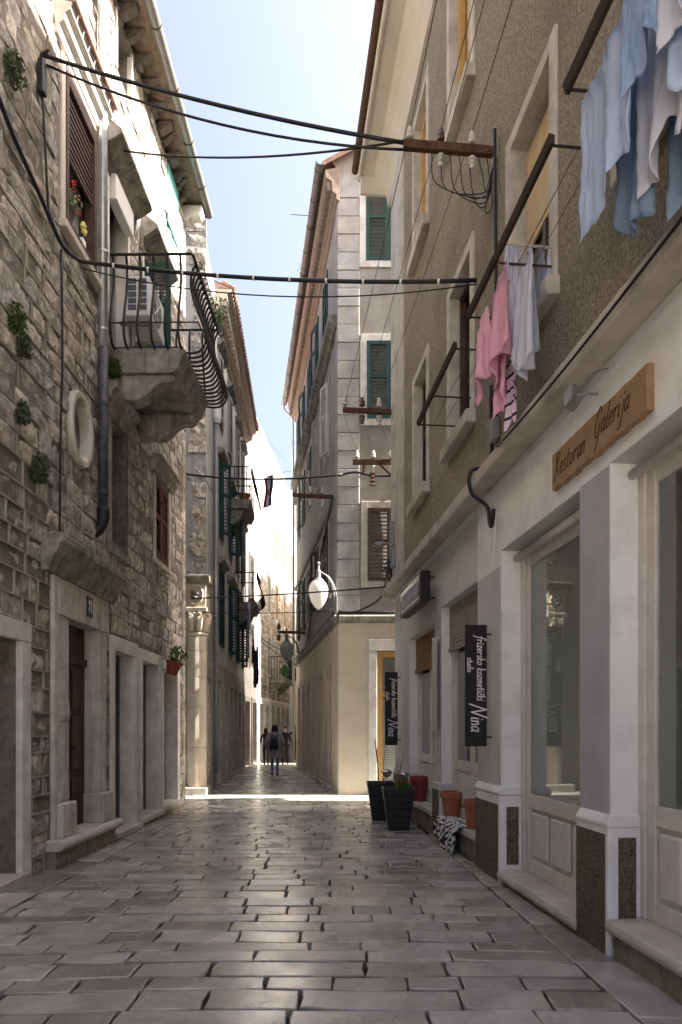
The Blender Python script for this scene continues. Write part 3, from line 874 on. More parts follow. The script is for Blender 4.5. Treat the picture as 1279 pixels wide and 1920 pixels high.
# --- attic windows under the eaves
for a, b in ((9.15, 9.55), (10.15, 10.8)):
    wa = bx('attic_window', DRESSW, lb, LF, a - .06, a, -.05, .03, 11.24, 12.1)
    bx('jamb', DRESSW, wa, LF, b, b + .06, -.05, .03, 11.24, 12.1); bx('pane', GLASS, wa, LF, a, b, -.19, -.18, 11.3, 12.05, bev=0)
    bx('window_board', GREYPAINT, wa, LF, a, b, -.25, -.2, 11.3, 12.05, bev=0)
gw = bx('attic_window', DRESSW, lb, LF, 12.79, 12.85, -.05, .03, 11.15, 12.12)
bx('shutter', PALEGREEN, gw, LF, 12.86, 13.22, .02, .05, 11.0, 12.1); bx('shutter', PALEGREEN, gw, LF, 13.235, 13.6, .02, .05, 11.0, 12.1)

# --- eaves: tiles on rough stone brackets, half-round gutter
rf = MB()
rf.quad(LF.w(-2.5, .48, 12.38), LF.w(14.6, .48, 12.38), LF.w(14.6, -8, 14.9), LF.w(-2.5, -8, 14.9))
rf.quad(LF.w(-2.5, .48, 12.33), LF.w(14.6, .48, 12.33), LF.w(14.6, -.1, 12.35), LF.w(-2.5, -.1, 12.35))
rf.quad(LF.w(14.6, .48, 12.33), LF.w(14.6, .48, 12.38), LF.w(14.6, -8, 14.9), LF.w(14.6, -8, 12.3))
roof = rf.build('roof', mat('shaded_tile_underside', (.10, .075, .055), (.20, .15, .11), 9, .95, .4, 30), lb, fix=False)  # darkened tile colour holds the shade under the eave
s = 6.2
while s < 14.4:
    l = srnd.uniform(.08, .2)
    MB().prof_s(LF, [(-.05, 12.13 + srnd.uniform(-.03, .03)), (.1, 12.15), (.2 + srnd.uniform(-.1, .1), 12.24 + srnd.uniform(-.03, .03)), (.28, 12.33), (-.05, 12.33)], s, s + l).build('eave_stone', mat('shaded_eave_stone', (.09, .075, .06), (.19, .165, .135), 8, .95, .6, 30), roof, bev=.012)  # eave shade is put into this darker stone colour
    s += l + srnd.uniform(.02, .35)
MB().prof_s(LF, [(-.05, 11.95), (.12, 11.97), (.16, 12.03), (.34, 12.05), (.4, 12.12), (.4, 12.25), (-.05, 12.25)], 14.12, 14.36).build('eave_bracket', DRESSW, roof, bev=.015, seg=2)
gm = MB(); n = 8
def gutter(fr, s0, s1, oc, zc, r, m, parent, name='gutter'):
    mb = MB()
    A = [(oc + r * math.cos(PI + PI * i / n), zc + r * math.sin(PI + PI * i / n)) for i in range(n + 1)]
    B = [(oc + (r - .008) * math.cos(PI + PI * i / n), zc + (r - .008) * math.sin(PI + PI * i / n)) for i in range(n + 1)][::-1]
    mb.prof_s(fr, A + B, s0, s1)
    return mb.build(name, m, parent, smooth=False)
gu = gutter(LF, -2.5, 14.55, .46, 12.36, .085, GUTTERG, lb)
s = 6.4
while s < 14.4:
    mb = MB(); mb.tube([LF.w(s, .46 + .092 * math.cos(PI + PI * i / 8), 12.36 + .092 * math.sin(PI + PI * i / 8)) for i in range(9)], .009, 5); mb.build('gutter_strap', RUST, gu); s += 1.05

# --- downpipe: zinc above, black iron below
P = [LF.w(9.0, .42, 12.28), LF.w(9.0, .36, 12.15), LF.w(9.16, .16, 11.6), LF.w(9.30, .11, 11.2), LF.w(9.345, .1, 10.8), LF.w(9.35, .1, 6.71)]
MB().tube(smoothpts(P[:5], 4) + [P[5]], .058, 12).build('downpipe', ZINC, lb, smooth=True)
MB().tube([LF.w(9.35, .1, 6.72), LF.w(9.35, .1, 4.55)], .066, 12).build('downpipe', CASTIRON, lb, smooth=True)
for zc in (8.0, 10.2, 6.95): MB().tube([LF.w(9.35, .1, zc), LF.w(9.35, .1, zc + .03)], .068, 12).build('pipe_clip', ZINC, lb)
for zc in (5.95, 5.5, 4.75): MB().tube([LF.w(9.35, .1, zc), LF.w(9.35, .1, zc + .05)], .076, 12).build('pipe_collar', CASTIRON, lb)
MB().tube(smoothpts([LF.w(9.35, .1, 4.56), LF.w(9.35, .1, 4.42), LF.w(9.35, .06, 4.3), LF.w(9.35, -.05, 4.2)], 3), [.085] * 4 + [.072] * 6, 12).build('pipe_shoe', IRON, lb, smooth=True)

# --- balcony
bal = MB().prof_s(LF, [(0, 6.68), (.9, 6.68), (.93, 6.72), (.97, 6.74), (.98, 6.82), (1.02, 6.86), (1.03, 6.93), (1.06, 6.95), (1.06, 7.03), (0, 7.03)], 9.92, 11.55).build('balcony', WEATHER, lb, bev=.008)
CORB = [(0, 6.30), (.18, 6.33), (.30, 6.30), (.42, 6.33), (.52, 6.40), (.62, 6.52), (.74, 6.56), (.84, 6.56), (.9, 6.6), (.9, 6.678), (0, 6.678)]
for a in (9.97, 11.22):
    MB().prof_s(LF, CORB, a, a + .27).build('corbel', WEATHER, bal, bev=.02, seg=2)
BAR = [(1.0, 7.04), (1.12, 7.02), (1.25, 7.05), (1.33, 7.16), (1.33, 7.32), (1.26, 7.55), (1.16, 7.8), (1.12, 8.05), (1.15, 8.22), (1.2, 8.3)]
def balusters(fr, at, mapf, count, a, b, parent):
    for i in range(count):
        s = a + (b - a) * i / (count - 1)
        pts = smoothpts([mapf(s, o, z) for o, z in BAR], 3)
        MB().tube(pts, .0175, 6).build('baluster', IRON, parent, smooth=True)
railm = lambda s, o, z: LF.w(s, o, z)
balusters(LF, None, railm, 15, 10.05, 11.75, bal)
nearm = lambda o2, o, z: LF.w(9.98 - (o - 1.0) * .75, o2, z)
balusters(LF, None, nearm, 6, .06, 1.02, bal)
balusters(LF, None, lambda o2, o, z: LF.w(11.5 + (o - 1.0), o2, z), 5, .08, .95, bal)
MB().tube([LF.w(9.83, .02, 8.31), LF.w(9.83, 1.17, 8.31), LF.w(9.86, 1.2, 8.31), LF.w(11.68, 1.2, 8.31), LF.w(11.7, 1.18, 8.31), LF.w(11.7, .02, 8.31)], .02, 6).build('handrail', IRON, bal)
for zc, oo in ((7.3, 1.30), (7.06, 1.03)):
    MB().tube([LF.w(9.98 - (oo - 1) * .75, .02, zc), LF.w(9.98 - (oo - 1) * .75, oo, zc), LF.w(11.5 + (oo - 1), oo, zc), LF.w(11.5 + oo - 1, .02, zc)], .011, 5).build('rail', IRON, bal)
for i in range(15):     # scrolls outside the handrail
    s = 10.05 + 1.7 * i / 14
    MB().tube([LF.w(s, 1.235 + .055 * math.cos(PI + a * .5), 8.285 + .055 * math.sin(PI + a * .5)) for a in range(13)], .008, 4).build('scroll', IRON, bal)
# air conditioner on the balcony
ac = MB().box(LF, 10.12, 10.95, .14, .50, 7.62, 8.20).build('air_conditioner', ACWHITE, bev=.02, seg=2, label='white air conditioner unit standing behind the iron balcony railing', cat='air conditioner')
m = MB()
for i in range(2):
    for j in range(5): m.box(LF, 10.112, 10.119, .19 + i * .15, .31 + i * .15, 7.70 + j * .095, 7.775 + j * .095)
m.build('side_grille', mat('grille_dark', (.07, .08, .10), (.1, .11, .13), 8, .6, 0), ac)
m = MB().tube([LF.w(10.48, .501, 7.91), LF.w(10.48, .512, 7.91)], .24, 20); m.build('fan_grille', GREYMETAL, ac)
for a in range(8): MB().tube([LF.w(10.48, .518, 7.91), LF.w(10.48 + .23 * math.cos(a * PI / 4), .518, 7.91 + .23 * math.sin(a * PI / 4))], .006, 4).build('grille_bar', ACWHITE, ac)
for s in (10.25, 10.8): bx('bracket', GREYMETAL, ac, LF, s, s + .04, .02, .5, 7.56, 7.618)
for s in (10.25, 10.8): bx('foot', GREYMETAL, ac, LF, s, s + .04, .2, .24, 7.03, 7.56)

# --- wall plants
for i, (s, z, rr, nn, nm) in enumerate(((6.93, 8.2, .2, 170, 'beside the roller shutter window'), (7.0, 5.75, .17, 120, 'beside a black cable'), (7.15, 5.55, .15, 110, 'a step left of the oval window'), (7.12, 4.85, .14, 100, 'below and left of the oval window'), (7.5, 4.42, .19, 170, 'just above the door cornice'), (9.86, 6.75, .17, 150, 'in the joint below the balcony'))):
    m = MB(); foliage(m, LF.w(s, .07, z), rr * .6, nn * 3, .026, srnd, 1.5, .6)
    m.build('wall_plant', LEAFD, fix=False, label='small green tuft growing from the stone wall ' + nm, cat='plant', group='tufts growing on the stone house')

# ================================================================== rendered house with shops on the right
rb = thing('rendered_house', 'brown pebble-dash house above white shop fronts with laundry at its windows', 'house', RF.w(8, 0, 0))
RE = 13.9
RTOP = 12.95
SHOPS = [(10.48, 12.42, .36, 3.18), (8.10, 10.04, .35, 3.35), (5.377, 7.23, .13, 3.45), (3.0, 4.89, .27, 3.47), (-.6, 1.3, .27, 3.47)]
UPW = [(5.925, 6.91), (8.33, 9.31), (10.73, 11.67), (3.51, 4.49), (1.1, 2.09)]
low = MB()
facade(low, RF, -2.5, RE, -.05, 4.2, [(a, b, -.05, d, .225) for a, b, c, d in SHOPS], .225, o=-.05)
low.quad(RF.w(RE, -.05, -.05), RF.w(RE, -12.5, -.05), RF.w(RE, -12.5, 4.2), RF.w(RE, -.05, 4.2))
rlow = low.build('shop_wall', GREYP, rb, fix=False)
up = MB()
ops = [(a, b, 5.37, 7.36, .2) for a, b in UPW] + [(a, b, 9.45, 11.65, .2) for a, b in UPW]
facade(up, RF, -2.5, RE, 4.2, RTOP, ops, .2)
shell(up, RF, -2.5, RE - .004, -.05, RTOP, -.06, 12.4)
up.quad(RF.w(-2.5, -3.4, 0), RF.w(RE, -3.4, 0), RF.w(RE, -3.4, RTOP), RF.w(-2.5, -3.4, RTOP))
up.quad(RF.w(-2.5, -.3, 4.21), RF.w(RE, -.3, 4.21), RF.w(RE, -3.4, 4.21), RF.w(-2.5, -3.4, 4.21))
rup = up.build('upper_wall', PEBBLE, rb, fix=False)
# painted shop cladding of the near shop stands proud of the rest
clad = MB()
facade(clad, RF, 2.3, 8.08, 0, 4.198, [(a - .001, b + .001, -.05, d, .05) for a, b, c, d in SHOPS[2:4]], .05, o=0)
clad.quad(RF.w(8.08, 0, 0), RF.w(8.08, -.05, 0), RF.w(8.08, -.05, 4.198), RF.w(8.08, 0, 4.198))
clad.build('shop_cladding', WHITE, rlow, fix=False)
bx('painted_pillar_face', LILAC, rlow, RF, 4.90, 5.372, -.02, .004, .97, 3.46, bev=0)
bx('painted_pillar_face', GREYP, rlow, RF, 7.26, 8.07, -.02, .004, .97, 3.3, bev=0)
# reveals lined in white
for a, b, c, d in SHOPS[:4]:
    near = a < 8
    bx('reveal', WHITE, rlow, RF, b - .006, b + (0 if near else .0), -.272, .0 if near else -.052, c, d, bev=0)
    bx('soffit', GREYP, rlow, RF, a, b, -.272, -.002 if near else -.052, d - .005, d - .001, bev=0)
# ledge between the shops and the pebble-dash
led = MB().prof_s(RF, [(-.08, 4.2), (.20, 4.2), (.21, 4.22), (.21, 4.34), (.19, 4.36), (-.01, 4.38)], -2.5, RE + .02).build('ledge', CONC, rb, bev=.006)
bx('ledge_under_strip', GREYP, rb, RF, -2.5, RE - .01, -.06, .012, 4.12, 4.198, bev=.01)  # plain grey plaster strip below the ledge
# pale corner strip
bx('corner_strip', CONC, rb, RF, 12.73, RE + .03, -.5, .03, 4.38, 12.5, bev=.008)
bx('corner_strip_edge', CONC, rb, RF, 12.66, 12.725, -.01, .015, 4.38, 12.5, bev=.004)

def upper_window(a, b, z0, z1, style):
    f = MB()
    for q in ((a - .13, a, z0 - .02, z1 + .13), (b, b + .13, z0 - .02, z1 + .13)): f.box(RF, q[0], q[1], -.19, .028, q[2], q[3])
    f.box(RF, a, b, -.19, .026, z1, z1 + .128)
    w = f.build('window', CONC, rb, bev=.006)
    MB().prof_s(RF, [(-.19, z0 - .15), (.11, z0 - .17), (.12, z0 - .15), (.12, z0 - .01), (-.19, z0 + .01)], a - .17, b + .17).build('sill', CONC, w, bev=.008)
    if style == 'blind':
        m = MB(); n = 22
        for i in range(n): m.box(RF, a + .02, b - .02, -.16 - .004 * (i % 2), -.14, z1 - .05 - (i + 1) * .045, z1 - .05 - i * .045 - .006)
        m.build('roller_slats', BLINDT, w, kind='stuff', fix=False)
        bx('pane', GLASS, w, RF, a, b, -.185, -.18, z0, z1 - 1.02, bev=0)
        bx('mullion', BROWN, w, RF, (a + b) / 2 - .035, (a + b) / 2 + .035, -.18, -.13, z0, z1 - 1.05)
    elif style == 'dark':
        bx('pane', GLASS, w, RF, a + .06, b - .06, -.185, -.18, z0, z1, bev=0)
        m = MB(); m.box(RF, a, a + .06, -.19, -.12, z0, z1); m.box(RF, b - .06, b, -.19, -.12, z0, z1); m.box(RF, a + .06, b - .06, -.188, -.122, z1 - .07, z1)
        m.build('window_frame', BROWN, w)
        bx('mullion', BROWN, w, RF, (a + b) / 2 - .035, (a + b) / 2 + .035, -.18, -.13, z0, z1 - .07)
    elif style == 'louvre':
        louvre_leaf(w, BROWN, RF, a + .01, (a + b) / 2, z0, z1, -.16); louvre_leaf(w, BROWN, RF, (a + b) / 2 + .005, b - .01, z0, z1, -.16)
    else:
        m = MB(); m.box(RF, a, a + .09, -.19, -.10, z0, z1); m.box(RF, b - .09, b, -.19, -.10, z0, z1); m.box(RF, a + .09, b - .09, -.188, -.102, z1 - .1, z1); m.box(RF, (a + b) / 2 - .05, (a + b) / 2 + .05, -.187, -.103, z0, z1 - .1)
        m.build('window_frame', OCHRE, w)
        bx('pane', GLASS, w, RF, a + .09, b - .09, -.17, -.165, z0, z1 - .1, bev=0)
        bx('curtain', CURTAIN, w, RF, a + .09, b - .09, -.26, -.25, z0, z1 - .1, bev=0)
upper_window(*UPW[0], 5.37, 7.36, 'blind'); upper_window(*UPW[1], 5.37, 7.36, 'dark'); upper_window(*UPW[2], 5.37, 7.36, 'louvre')
upper_window(*UPW[3], 5.37, 7.36, 'blind'); upper_window(*UPW[4], 5.37, 7.36, 'dark')
for q in UPW[:4]: upper_window(*q, 9.45, 11.65, 'ochre')

# eaves with cove and boarded soffit
cove = [(0.0, 12.3), (.035, 12.3), (.05, 12.42), (.10, 12.6), (.20, 12.76), (.30, 12.86), (.32, 12.90), (.60, 12.92), (.60, 12.95), (0, 12.95)]
MB().prof_s(RF, cove, -2.5, RE + .35).build('eaves', CREAMR, rb)
fb = MB().prof_s(RF, [(.60, 12.88), (.64, 12.88), (.64, 13.14), (.60, 13.14)], -2.5, RE + .5).build('eave_board', CREAMR, rb, bev=.004)
bx('eave_end', CREAMR, rb, RF, RE + .351, RE + .42, -.5, .6, 12.55, 13.1)
for oc in (.36, .46): MB().tube([RF.w(-2.5, oc, 12.918), RF.w(RE + .35, oc, 12.918)], .012, 5).build('soffit_moulding', CREAMR, rb)
gutter(RF, -2.5, RE + .52, .70, 13.12, .07, RUST, rb)
r = MB()
r.quad(RF.w(-2.5, .72, 13.14), RF.w(RE + .5, .72, 13.14), RF.w(RE + .5, -6.2, 15.2), RF.w(-2.5, -6.2, 15.2))
r.quad(RF.w(-2.5, -12.5, 13.14), RF.w(RE + .5, -12.5, 13.14), RF.w(RE + .5, -6.2, 15.2), RF.w(-2.5, -6.2, 15.2))
r.add([RF.w(RE, .0, 12.9), RF.w(RE, -12.4, 12.9), RF.w(RE, -6.2, 15.1)], [(0, 1, 2)])
r.build('roof', TERRA, rb, fix=False)

# --- pillar plinths: white-capped, brown pebble panels
for (a, b, h, near) in ((12.42, RE, .8, 0), (10.04, 10.48, .8, 0), (7.23, 8.06, .9, 1), (4.89, 5.377, .95, 1), (2.3, 3.0, .95, 1)):
    o1 = .035 if near else -.015
    p = bx('plinth', WHITE if near else GREYP, rb, RF, a - .035, b + .0, -.27, o1, -.02, h, bev=.02, seg=2)
    bx('pebble_panel', PLINTHB, p, RF, a + .005, b - .02, o1 - .01, o1 + .006, -.02, h - .1, bev=.003)
    if near:
        nf = Frame(RF.w(a - .035, 0, 0), RF.n, -RF.d)
        bx('pebble_panel', PLINTHB, p, nf, -.17, -.04, -.01, .008, .2 if a < 5 else .18, h - .12, bev=.003)
for (a, b) in ((7.23, 8.06), (4.89, 5.377)):
    MB().prof_s(RF, [(-.2, .9), (.045, .9), (.05, .93), (.01, .99), (-.2, .99)], a - .045, b - (.0 if a > 6 else .02)).build('plinth_cap', WHITE, rb, bev=.012, seg=2)

# --- stone steps in the shop openings
for (a, b, c, d) in SHOPS[:4]:
    near = a < 8
    MB().prof_s(RF, [(-.28, c - .09), (.06 if near else .02, c - .09), (.075 if near else .03, c - .05), (.06 if near else .02, c - .003), (-.28, c)], a - .03, b - .05).build('stone_step', MARBLE, rb, bev=.012, seg=2)
    n = 3
    for i in range(n):
        s0 = a + (b - a - .05) * i / n
        m = MB(); block(m, RF, s0, s0 + (b - a - .05) / n, -.03, c - .09, srnd, proud=.02 if near else -.02, rough=.02, gap=.003, base=-.2)
        m.build('base_stone', SLATEBASE, rb, fix=False)

# --- shop doors and windows
def shop_unit(a, b, c, d, blind, npan, split):
    O = -.27
    f = MB()
    f.box(RF, a, a + .09, O, O + .07, c, d); f.box(RF, b - .09, b, O, O + .07, c, d)
    f.box(RF, a + .09, b - .09, O + .001, O + .068, d - .1, d)
    ent = f.build('shop_window', FRAMEW, rb, bev=.006)
    # glazed leaves
    w = (b - a - .18) / split
    for i in range(split):
        s0 = a + .09 + i * w; s1 = s0 + w
        top = d - .1
        m = MB()
        m.box(RF, s0 + .004, s0 + .10, O + .005, O + .05, c, top); m.box(RF, s1 - .10, s1 - .004, O + .005, O + .05, c, top)
        m.box(RF, s0 + .10, s1 - .10, O + .006, O + .048, c + .0, c + .14); m.box(RF, s0 + .10, s1 - .10, O + .006, O + .048, c + .66, c + .8)
        m.box(RF, s0 + .10, s1 - .10, O + .006, O + .048, top - .1, top)
        m.build('door_leaf', FRAMEW, ent, bev=.005)
        bx('pane', GLASS, ent, RF, s0 + .10, s1 - .10, O + .024, O + .03, c + .8, top - .1, bev=0)
        bx('panel_back', FRAMEW, ent, RF, s0 + .10, s1 - .10, O + .002, O + .012, c + .14, c + .66, bev=0)
        pw = (s1 - s0 - .2) / npan
        for k in range(npan):
            MB().box(RF, s0 + .1 + k * pw + .03, s0 + .1 + (k + 1) * pw - .03, O + .01, O + .046, c + .18, c + .62).build('door_panel', FRAMEW, ent, bev=.018)
    if blind:
        m = MB(); zb, bm_ = blind
        n = int((d - zb) / .05)
        for i in range(n): m.box(RF, a + .02, b - .02, O + .09 + .006 * (i % 2), O + .105, d - (i + 1) * .05, d - i * .05 - .006)
        m.build('roller_slats', bm_, ent, kind='stuff', fix=False)
        bx('blind_rail', bm_, ent, RF, a + .02, b - .02, O + .085, O + .125, d - n * .05 - .06, d - n * .05 - .003)
    else:
        MB().tube([RF.w(a + .02, O + .12, d - .09), RF.w(b - .02, O + .12, d - .09)], .035, 10).build('roller_tube', FRAMEW, ent, smooth=True)
    return ent
shop_unit(*SHOPS[0], (2.62, BLINDB), 2, 2); shop_unit(*SHOPS[1], (2.75, BLINDG), 3, 2)
shop_unit(*SHOPS[2], None, 3, 1); shop_unit(*SHOPS[3], None, 2, 2)
# rooms behind the glass
for i, (a, b) in enumerate(((8.06, 13.7), (1.6, 7.32))):
    m = MB(); D = (1.8, 1.1)[i]
    m.quad(RF.w(a, -D, 0), RF.w(b, -D, 0), RF.w(b, -D, 3.7), RF.w(a, -D, 3.7))
    m.quad(RF.w(b, -.3, 0), RF.w(b, -D, 0), RF.w(b, -D, 3.7), RF.w(b, -.3, 3.7))
    m.quad(RF.w(a, -.3, 3.69), RF.w(b, -.3, 3.69), RF.w(b, -D, 3.69), RF.w(a, -D, 3.69))
    m.quad(RF.w(a, -.3, .1), RF.w(b, -.3, .1), RF.w(b, -3, .1), RF.w(a, -3, .1))
    m.build('shop_room', ROOMW, rb, fix=False)
tb = thing('shop_table', 'white table standing behind the shop door glass', 'table', RF.w(6.6, -.75, .1))
bx('table_top', FRAMEW, tb, RF, 5.9, 7.1, -.74, -.45, .82, .86)
for s in (5.95, 7.02):
    for o in (-.73, -.51): bx('leg', FRAMEW, tb, RF, s, s + .05, o, o + .05, .1, .818)
vs = MB().lathe(RF.w(6.45, -.6, .861), [(.05, 0), (.09, .05), (.10, .14), (.06, .24), (.045, .28)], 14).build('vase', CREAMW, smooth=True, label='cream vase on the white table behind the shop glass', cat='vase')

# --- wooden restaurant board
sg = MB(); n = 26; top = []; bot = []
wr = random.Random(3)
for i in range(n + 1):
    s = 4.32 + 1.48 * i / n
    e = .0 if i in (0, n) else 1
    top.append((s, 3.88 + e * wr.uniform(-.006, .003))); bot.append((s, 3.575 + e * (wr.uniform(-.003, .008) + .005 * math.sin(i * 1.9))))
sgo = sg.prof_o(RF, top + bot[::-1], -.002, .05).build('restaurant_sign', WOODSIGN, bev=.007, label='long wooden sign with wavy edges reading Restoran Galerija', cat='sign')
t = MB(); write(t, 'Restoran', RF.w(5.74, .0505, 3.665), -RF.d, (0, 0, 1), RF.n, .085, .010, .25, .10)
t.build('lettering', ENGRAVE, sgo, fix=False); t = MB(); write(t, 'Galerija', RF.w(5.04, .0505, 3.695), -RF.d, (0, 0, 1), RF.n, .085, .010, .3, .08)
t.build('lettering', ENGRAVE, sgo, fix=False)
# --- floodlight above the board
fl = thing('floodlight', 'small grey floodlight on the white shop wall over the wooden sign', 'floodlight', RF.w(5.0, .05, 4.02))
hf = Frame(RF.w(5.05, .2, 4.0), Vector((.75, .66, 0)), Vector((-.5, .56, -.66)))
MB().box(hf, -.07, .07, -.03, .05, -.05, .05).build('housing', GREYMETAL, fl, bev=.008)
MB().box(hf, -.055, .055, .051, .056, -.038, .038).build('lens', mat('lamp_lens', (.09, .10, .10), (.13, .14, .14), 4, .15, 0), fl)
for i in range(4): MB().box(hf, -.06, .06, -.05, -.031, -.04 + i * .024, -.03 + i * .024).build('cooling_fin', GREYMETAL, fl)
MB().tube([RF.w(4.98, .05, 4.0), RF.w(4.98, .12, 4.0), RF.w(5.02, .18, 4.0)], .012, 6).build('bracket', GREYMETAL, fl)
MB().tube(smoothpts([RF.w(4.98, .18, 4.03), RF.w(4.9, .12, 4.1), RF.w(4.8, .06, 4.09)], 5), .005, 5).build('lead', GREYCABLE, fl)

# --- black hairdresser boards standing out from the wall
def blackboard(s, z0, z1, lab):
    f = Frame(RF.w(s, 0, 0), RF.n, -RF.d)
    b = MB().box(f, .06, .30, -.012, .012, z0, z1).build('hanging_sign', BLACKS, bev=.003, label=lab, cat='sign', group='black hairdresser boards')
    h = z1 - z0
    up = -RF.n
    # text runs downwards, its top towards the wall
    t = MB(); write(t, 'frizersko kozmetiCki', f.w(.168, .0125, z1 - .09 * h), (0, 0, -1), up, f.n, .047 * h / 1.32, .011, .12, .1)
    t.build('lettering', WHITES, b, fix=False); t = MB(); write(t, 'studio', f.w(.278, .0125, z1 - .27 * h), (0, 0, -1), up, f.n, .036 * h / 1.32, .009, .12, .1)
    t.build('lettering', WHITES, b, fix=False); t = MB(); write(t, 'Nina', f.w(.235, .0125, z1 - .665 * h), (0, 0, -1), up, f.n, .082 * h / 1.32, .0145, .12, .04)
    t.build('lettering', WHITES, b, fix=False)
    for zc in (z0 + .1, z1 - .1): MB().tube([f.w(-.0, 0, zc), f.w(.07, 0, zc)], .009, 6).build('bracket', IRON, b)
blackboard(7.55, 1.40, 2.72, 'black hairdresser board with white script on the white pillar by the restaurant door')
blackboard(13.0, 1.28, 2.65, 'black hairdresser board with white script at the house corner by the planters')

# --- lit box sign over the hairdresser
bs = MB().box(RF, 10.13, 11.75, .09, .24, 3.45, 3.9).build('box_sign', BLACKS, bev=.006, label='dark box sign with grey lettering over the hairdresser shop', cat='sign')
bx('sign_face', mat('dim_sign_face', (.05,.05,.052),(.08,.08,.082),3,.25,0), bs, RF, 10.2, 11.68, .241, .245, 3.5, 3.85, bev=0)
t = MB(); x = 10.3
while x < 11.6:
    P = [(x, 3.55), (x + .03, 3.78), (x + .07, 3.6), (x + .1, 3.7), (x + .12, 3.56)]
    t.tube([RF.w(a, .248, b) for a, b in P], .011, 4); x += .17
t.build('faded_marks', GREYS, bs, fix=False)
for s in (10.25, 11.6):
    for zc in (3.52, 3.83): MB().tube([RF.w(s, 0, zc), RF.w(s, .09, zc)], .01, 6).build('bracket', IRON, bs)
# --- clear plate beside the hairdresser door
pl = MB().box(RF, 10.08, 10.40, .0, .006, 1.55, 2.95).build('acrylic_plate', mat('acrylic', (.42, .43, .43), (.5, .51, .51), 2, .15, 0, spec=.6), label='clear acrylic price plate on the pillar by the hairdresser door', cat='sign')
t = MB()
for i in range(12): t.box(RF, 10.14, 10.14 + .1 + .12 * ((i * 7) % 5) / 4, .0065, .008, 2.65 - i * .07, 2.665 - i * .07)
t.build('faded_lines', GREYMETAL, pl)
for s in (10.12, 10.40):
    for zc in (1.6, 2.9): MB().tube([RF.w(s, -.05, zc), RF.w(s, .015, zc)], .01, 8).build('stand_off', SILVER, pl)

# --- boxes and lamp near the corner
ln = thing('bulkhead_lamp', 'dark grey arm lamp on the house corner beside brown shutters', 'lamp', RF.w(13.6, 0, 5.2))
MB().box(RF, 13.5, 13.62, .03, .1, 5.15, 5.62).build('backplate', GREYMETAL, ln, bev=.01)
MB().tube([RF.w(13.56, .1, 5.2), RF.w(13.56, .2, 5.2)], .02, 6).build('arm', GREYMETAL, ln)
MB().tube([RF.w(13.56, .19, 5.2), RF.w(13.56, .25, 5.19), RF.w(13.56, .38, 5.17), RF.w(13.56, .42, 5.16)], [.03, .055, .06, .03], 10).build('head', GREYMETAL, ln, smooth=True)
MB().box(RF, 13.35, 13.5, .03, .11, 4.7, 5.05).build('junction_box', GREYMETAL, bev=.008, label='grey cable box at the house corner above the ledge', cat='box')
MB().box(RF, 7.25, 7.37, .01, .09, 4.62, 4.86).build('junction_box', GREYMETAL, bev=.008, label='small grey cable box on pebble-dash below the pink laundry', cat='box')

# ------------------------------------------------------------------ potted plants and cloth by the shops
def planter(x, y, label, sc):
    t = thing('planter', label, 'planter', (x, y, 0), 'tall black planters by the hairdresser')
    m = MB(); rings = []
    for i in range(13):
        z = .62 * sc * i / 12; hw = (.155 + .085 * i / 12) * sc + (.004 if i % 2 else 0)
        rings.append([(x + a * hw, y + b * hw, z) for a, b in ((-1, -1), (1, -1), (1, 1), (-1, 1))])
    for hw, z in ((.25 * sc, .62 * sc), (.25 * sc, .66 * sc), (.225 * sc, .66 * sc), (.215 * sc, .58 * sc)): rings.append([(x + a * hw, y + b * hw, z) for a, b in ((-1, -1), (1, -1), (1, 1), (-1, 1))])
    m.loft(rings).build('tub', PLANTER, t, bev=.006)
    m = MB(); h = .21 * sc; m.box(WF, x - h, x + h, y - h, y + h, .55 * sc, .60 * sc); m.build('soil', SOIL, t)
    return t
p1 = planter(.90, 10.95, 'tall black planter with geranium and solar lamp, standing out in the street', 1.0)
p2 = planter(.70, 12.1, 'tall black planter with long bare twigs, standing close to the corner house', 1.0)
tr = random.Random(4)
def twigs(t, x, y, n, hh):
    for i in range(n):
        a = tr.uniform(-.12, .12); b = tr.uniform(-.1, .1)
        MB().tube([(x + a * .3, y + b * .3, .58), (x + a * .7, y + b * .6, .58 + hh * .5), (x + a * 1.3, y + b, .58 + hh * tr.uniform(.8, 1))], [.006, .005, .003], 5).build('twig', TWIG, t)
twigs(p2, .68, 12.05, 5, .95); twigs(p1, .86, 10.9, 6, .66)
m = MB(); foliage(m, (1.0, 10.88, .70), .12, 150, .03, tr, .8); m.build('geranium_leaves', LEAF, p1, fix=False)
m = MB(); foliage(m, (1.02, 10.86, .77), .10, 30, .022, tr, .6); m.build('geranium_flowers', REDFL, p1, fix=False)
for (x, y, z, lab) in ((.79, 11.95, .84, 'round silver solar lamp in the planter with long twigs'), (1.0, 11.02, .86, 'round silver solar lamp beside the geranium')):
    t = thing('solar_lamp', lab, 'lamp', (x, y, .58), 'silver solar lamps in the planters')
    MB().tube([(x - .05, y, .56), (x - .02, y, z - .06)], .012, 8).build('stem', SILVER, t, smooth=True)
    MB().lathe((x, y, z), [(.02, -.09), (.055, -.07), (.085, -.02), (.09, .0)], 16).build('glass_bowl', mat('lamp_bowl', (.35, .32, .27), (.5, .47, .42), 12, .15, 0, metal=.5), t, smooth=True)
    MB().lathe((x, y, z), [(.098, -.004), (.10, .012), (.06, .035), (.01, .045)], 16).build('cap', SILVER, t, smooth=True)
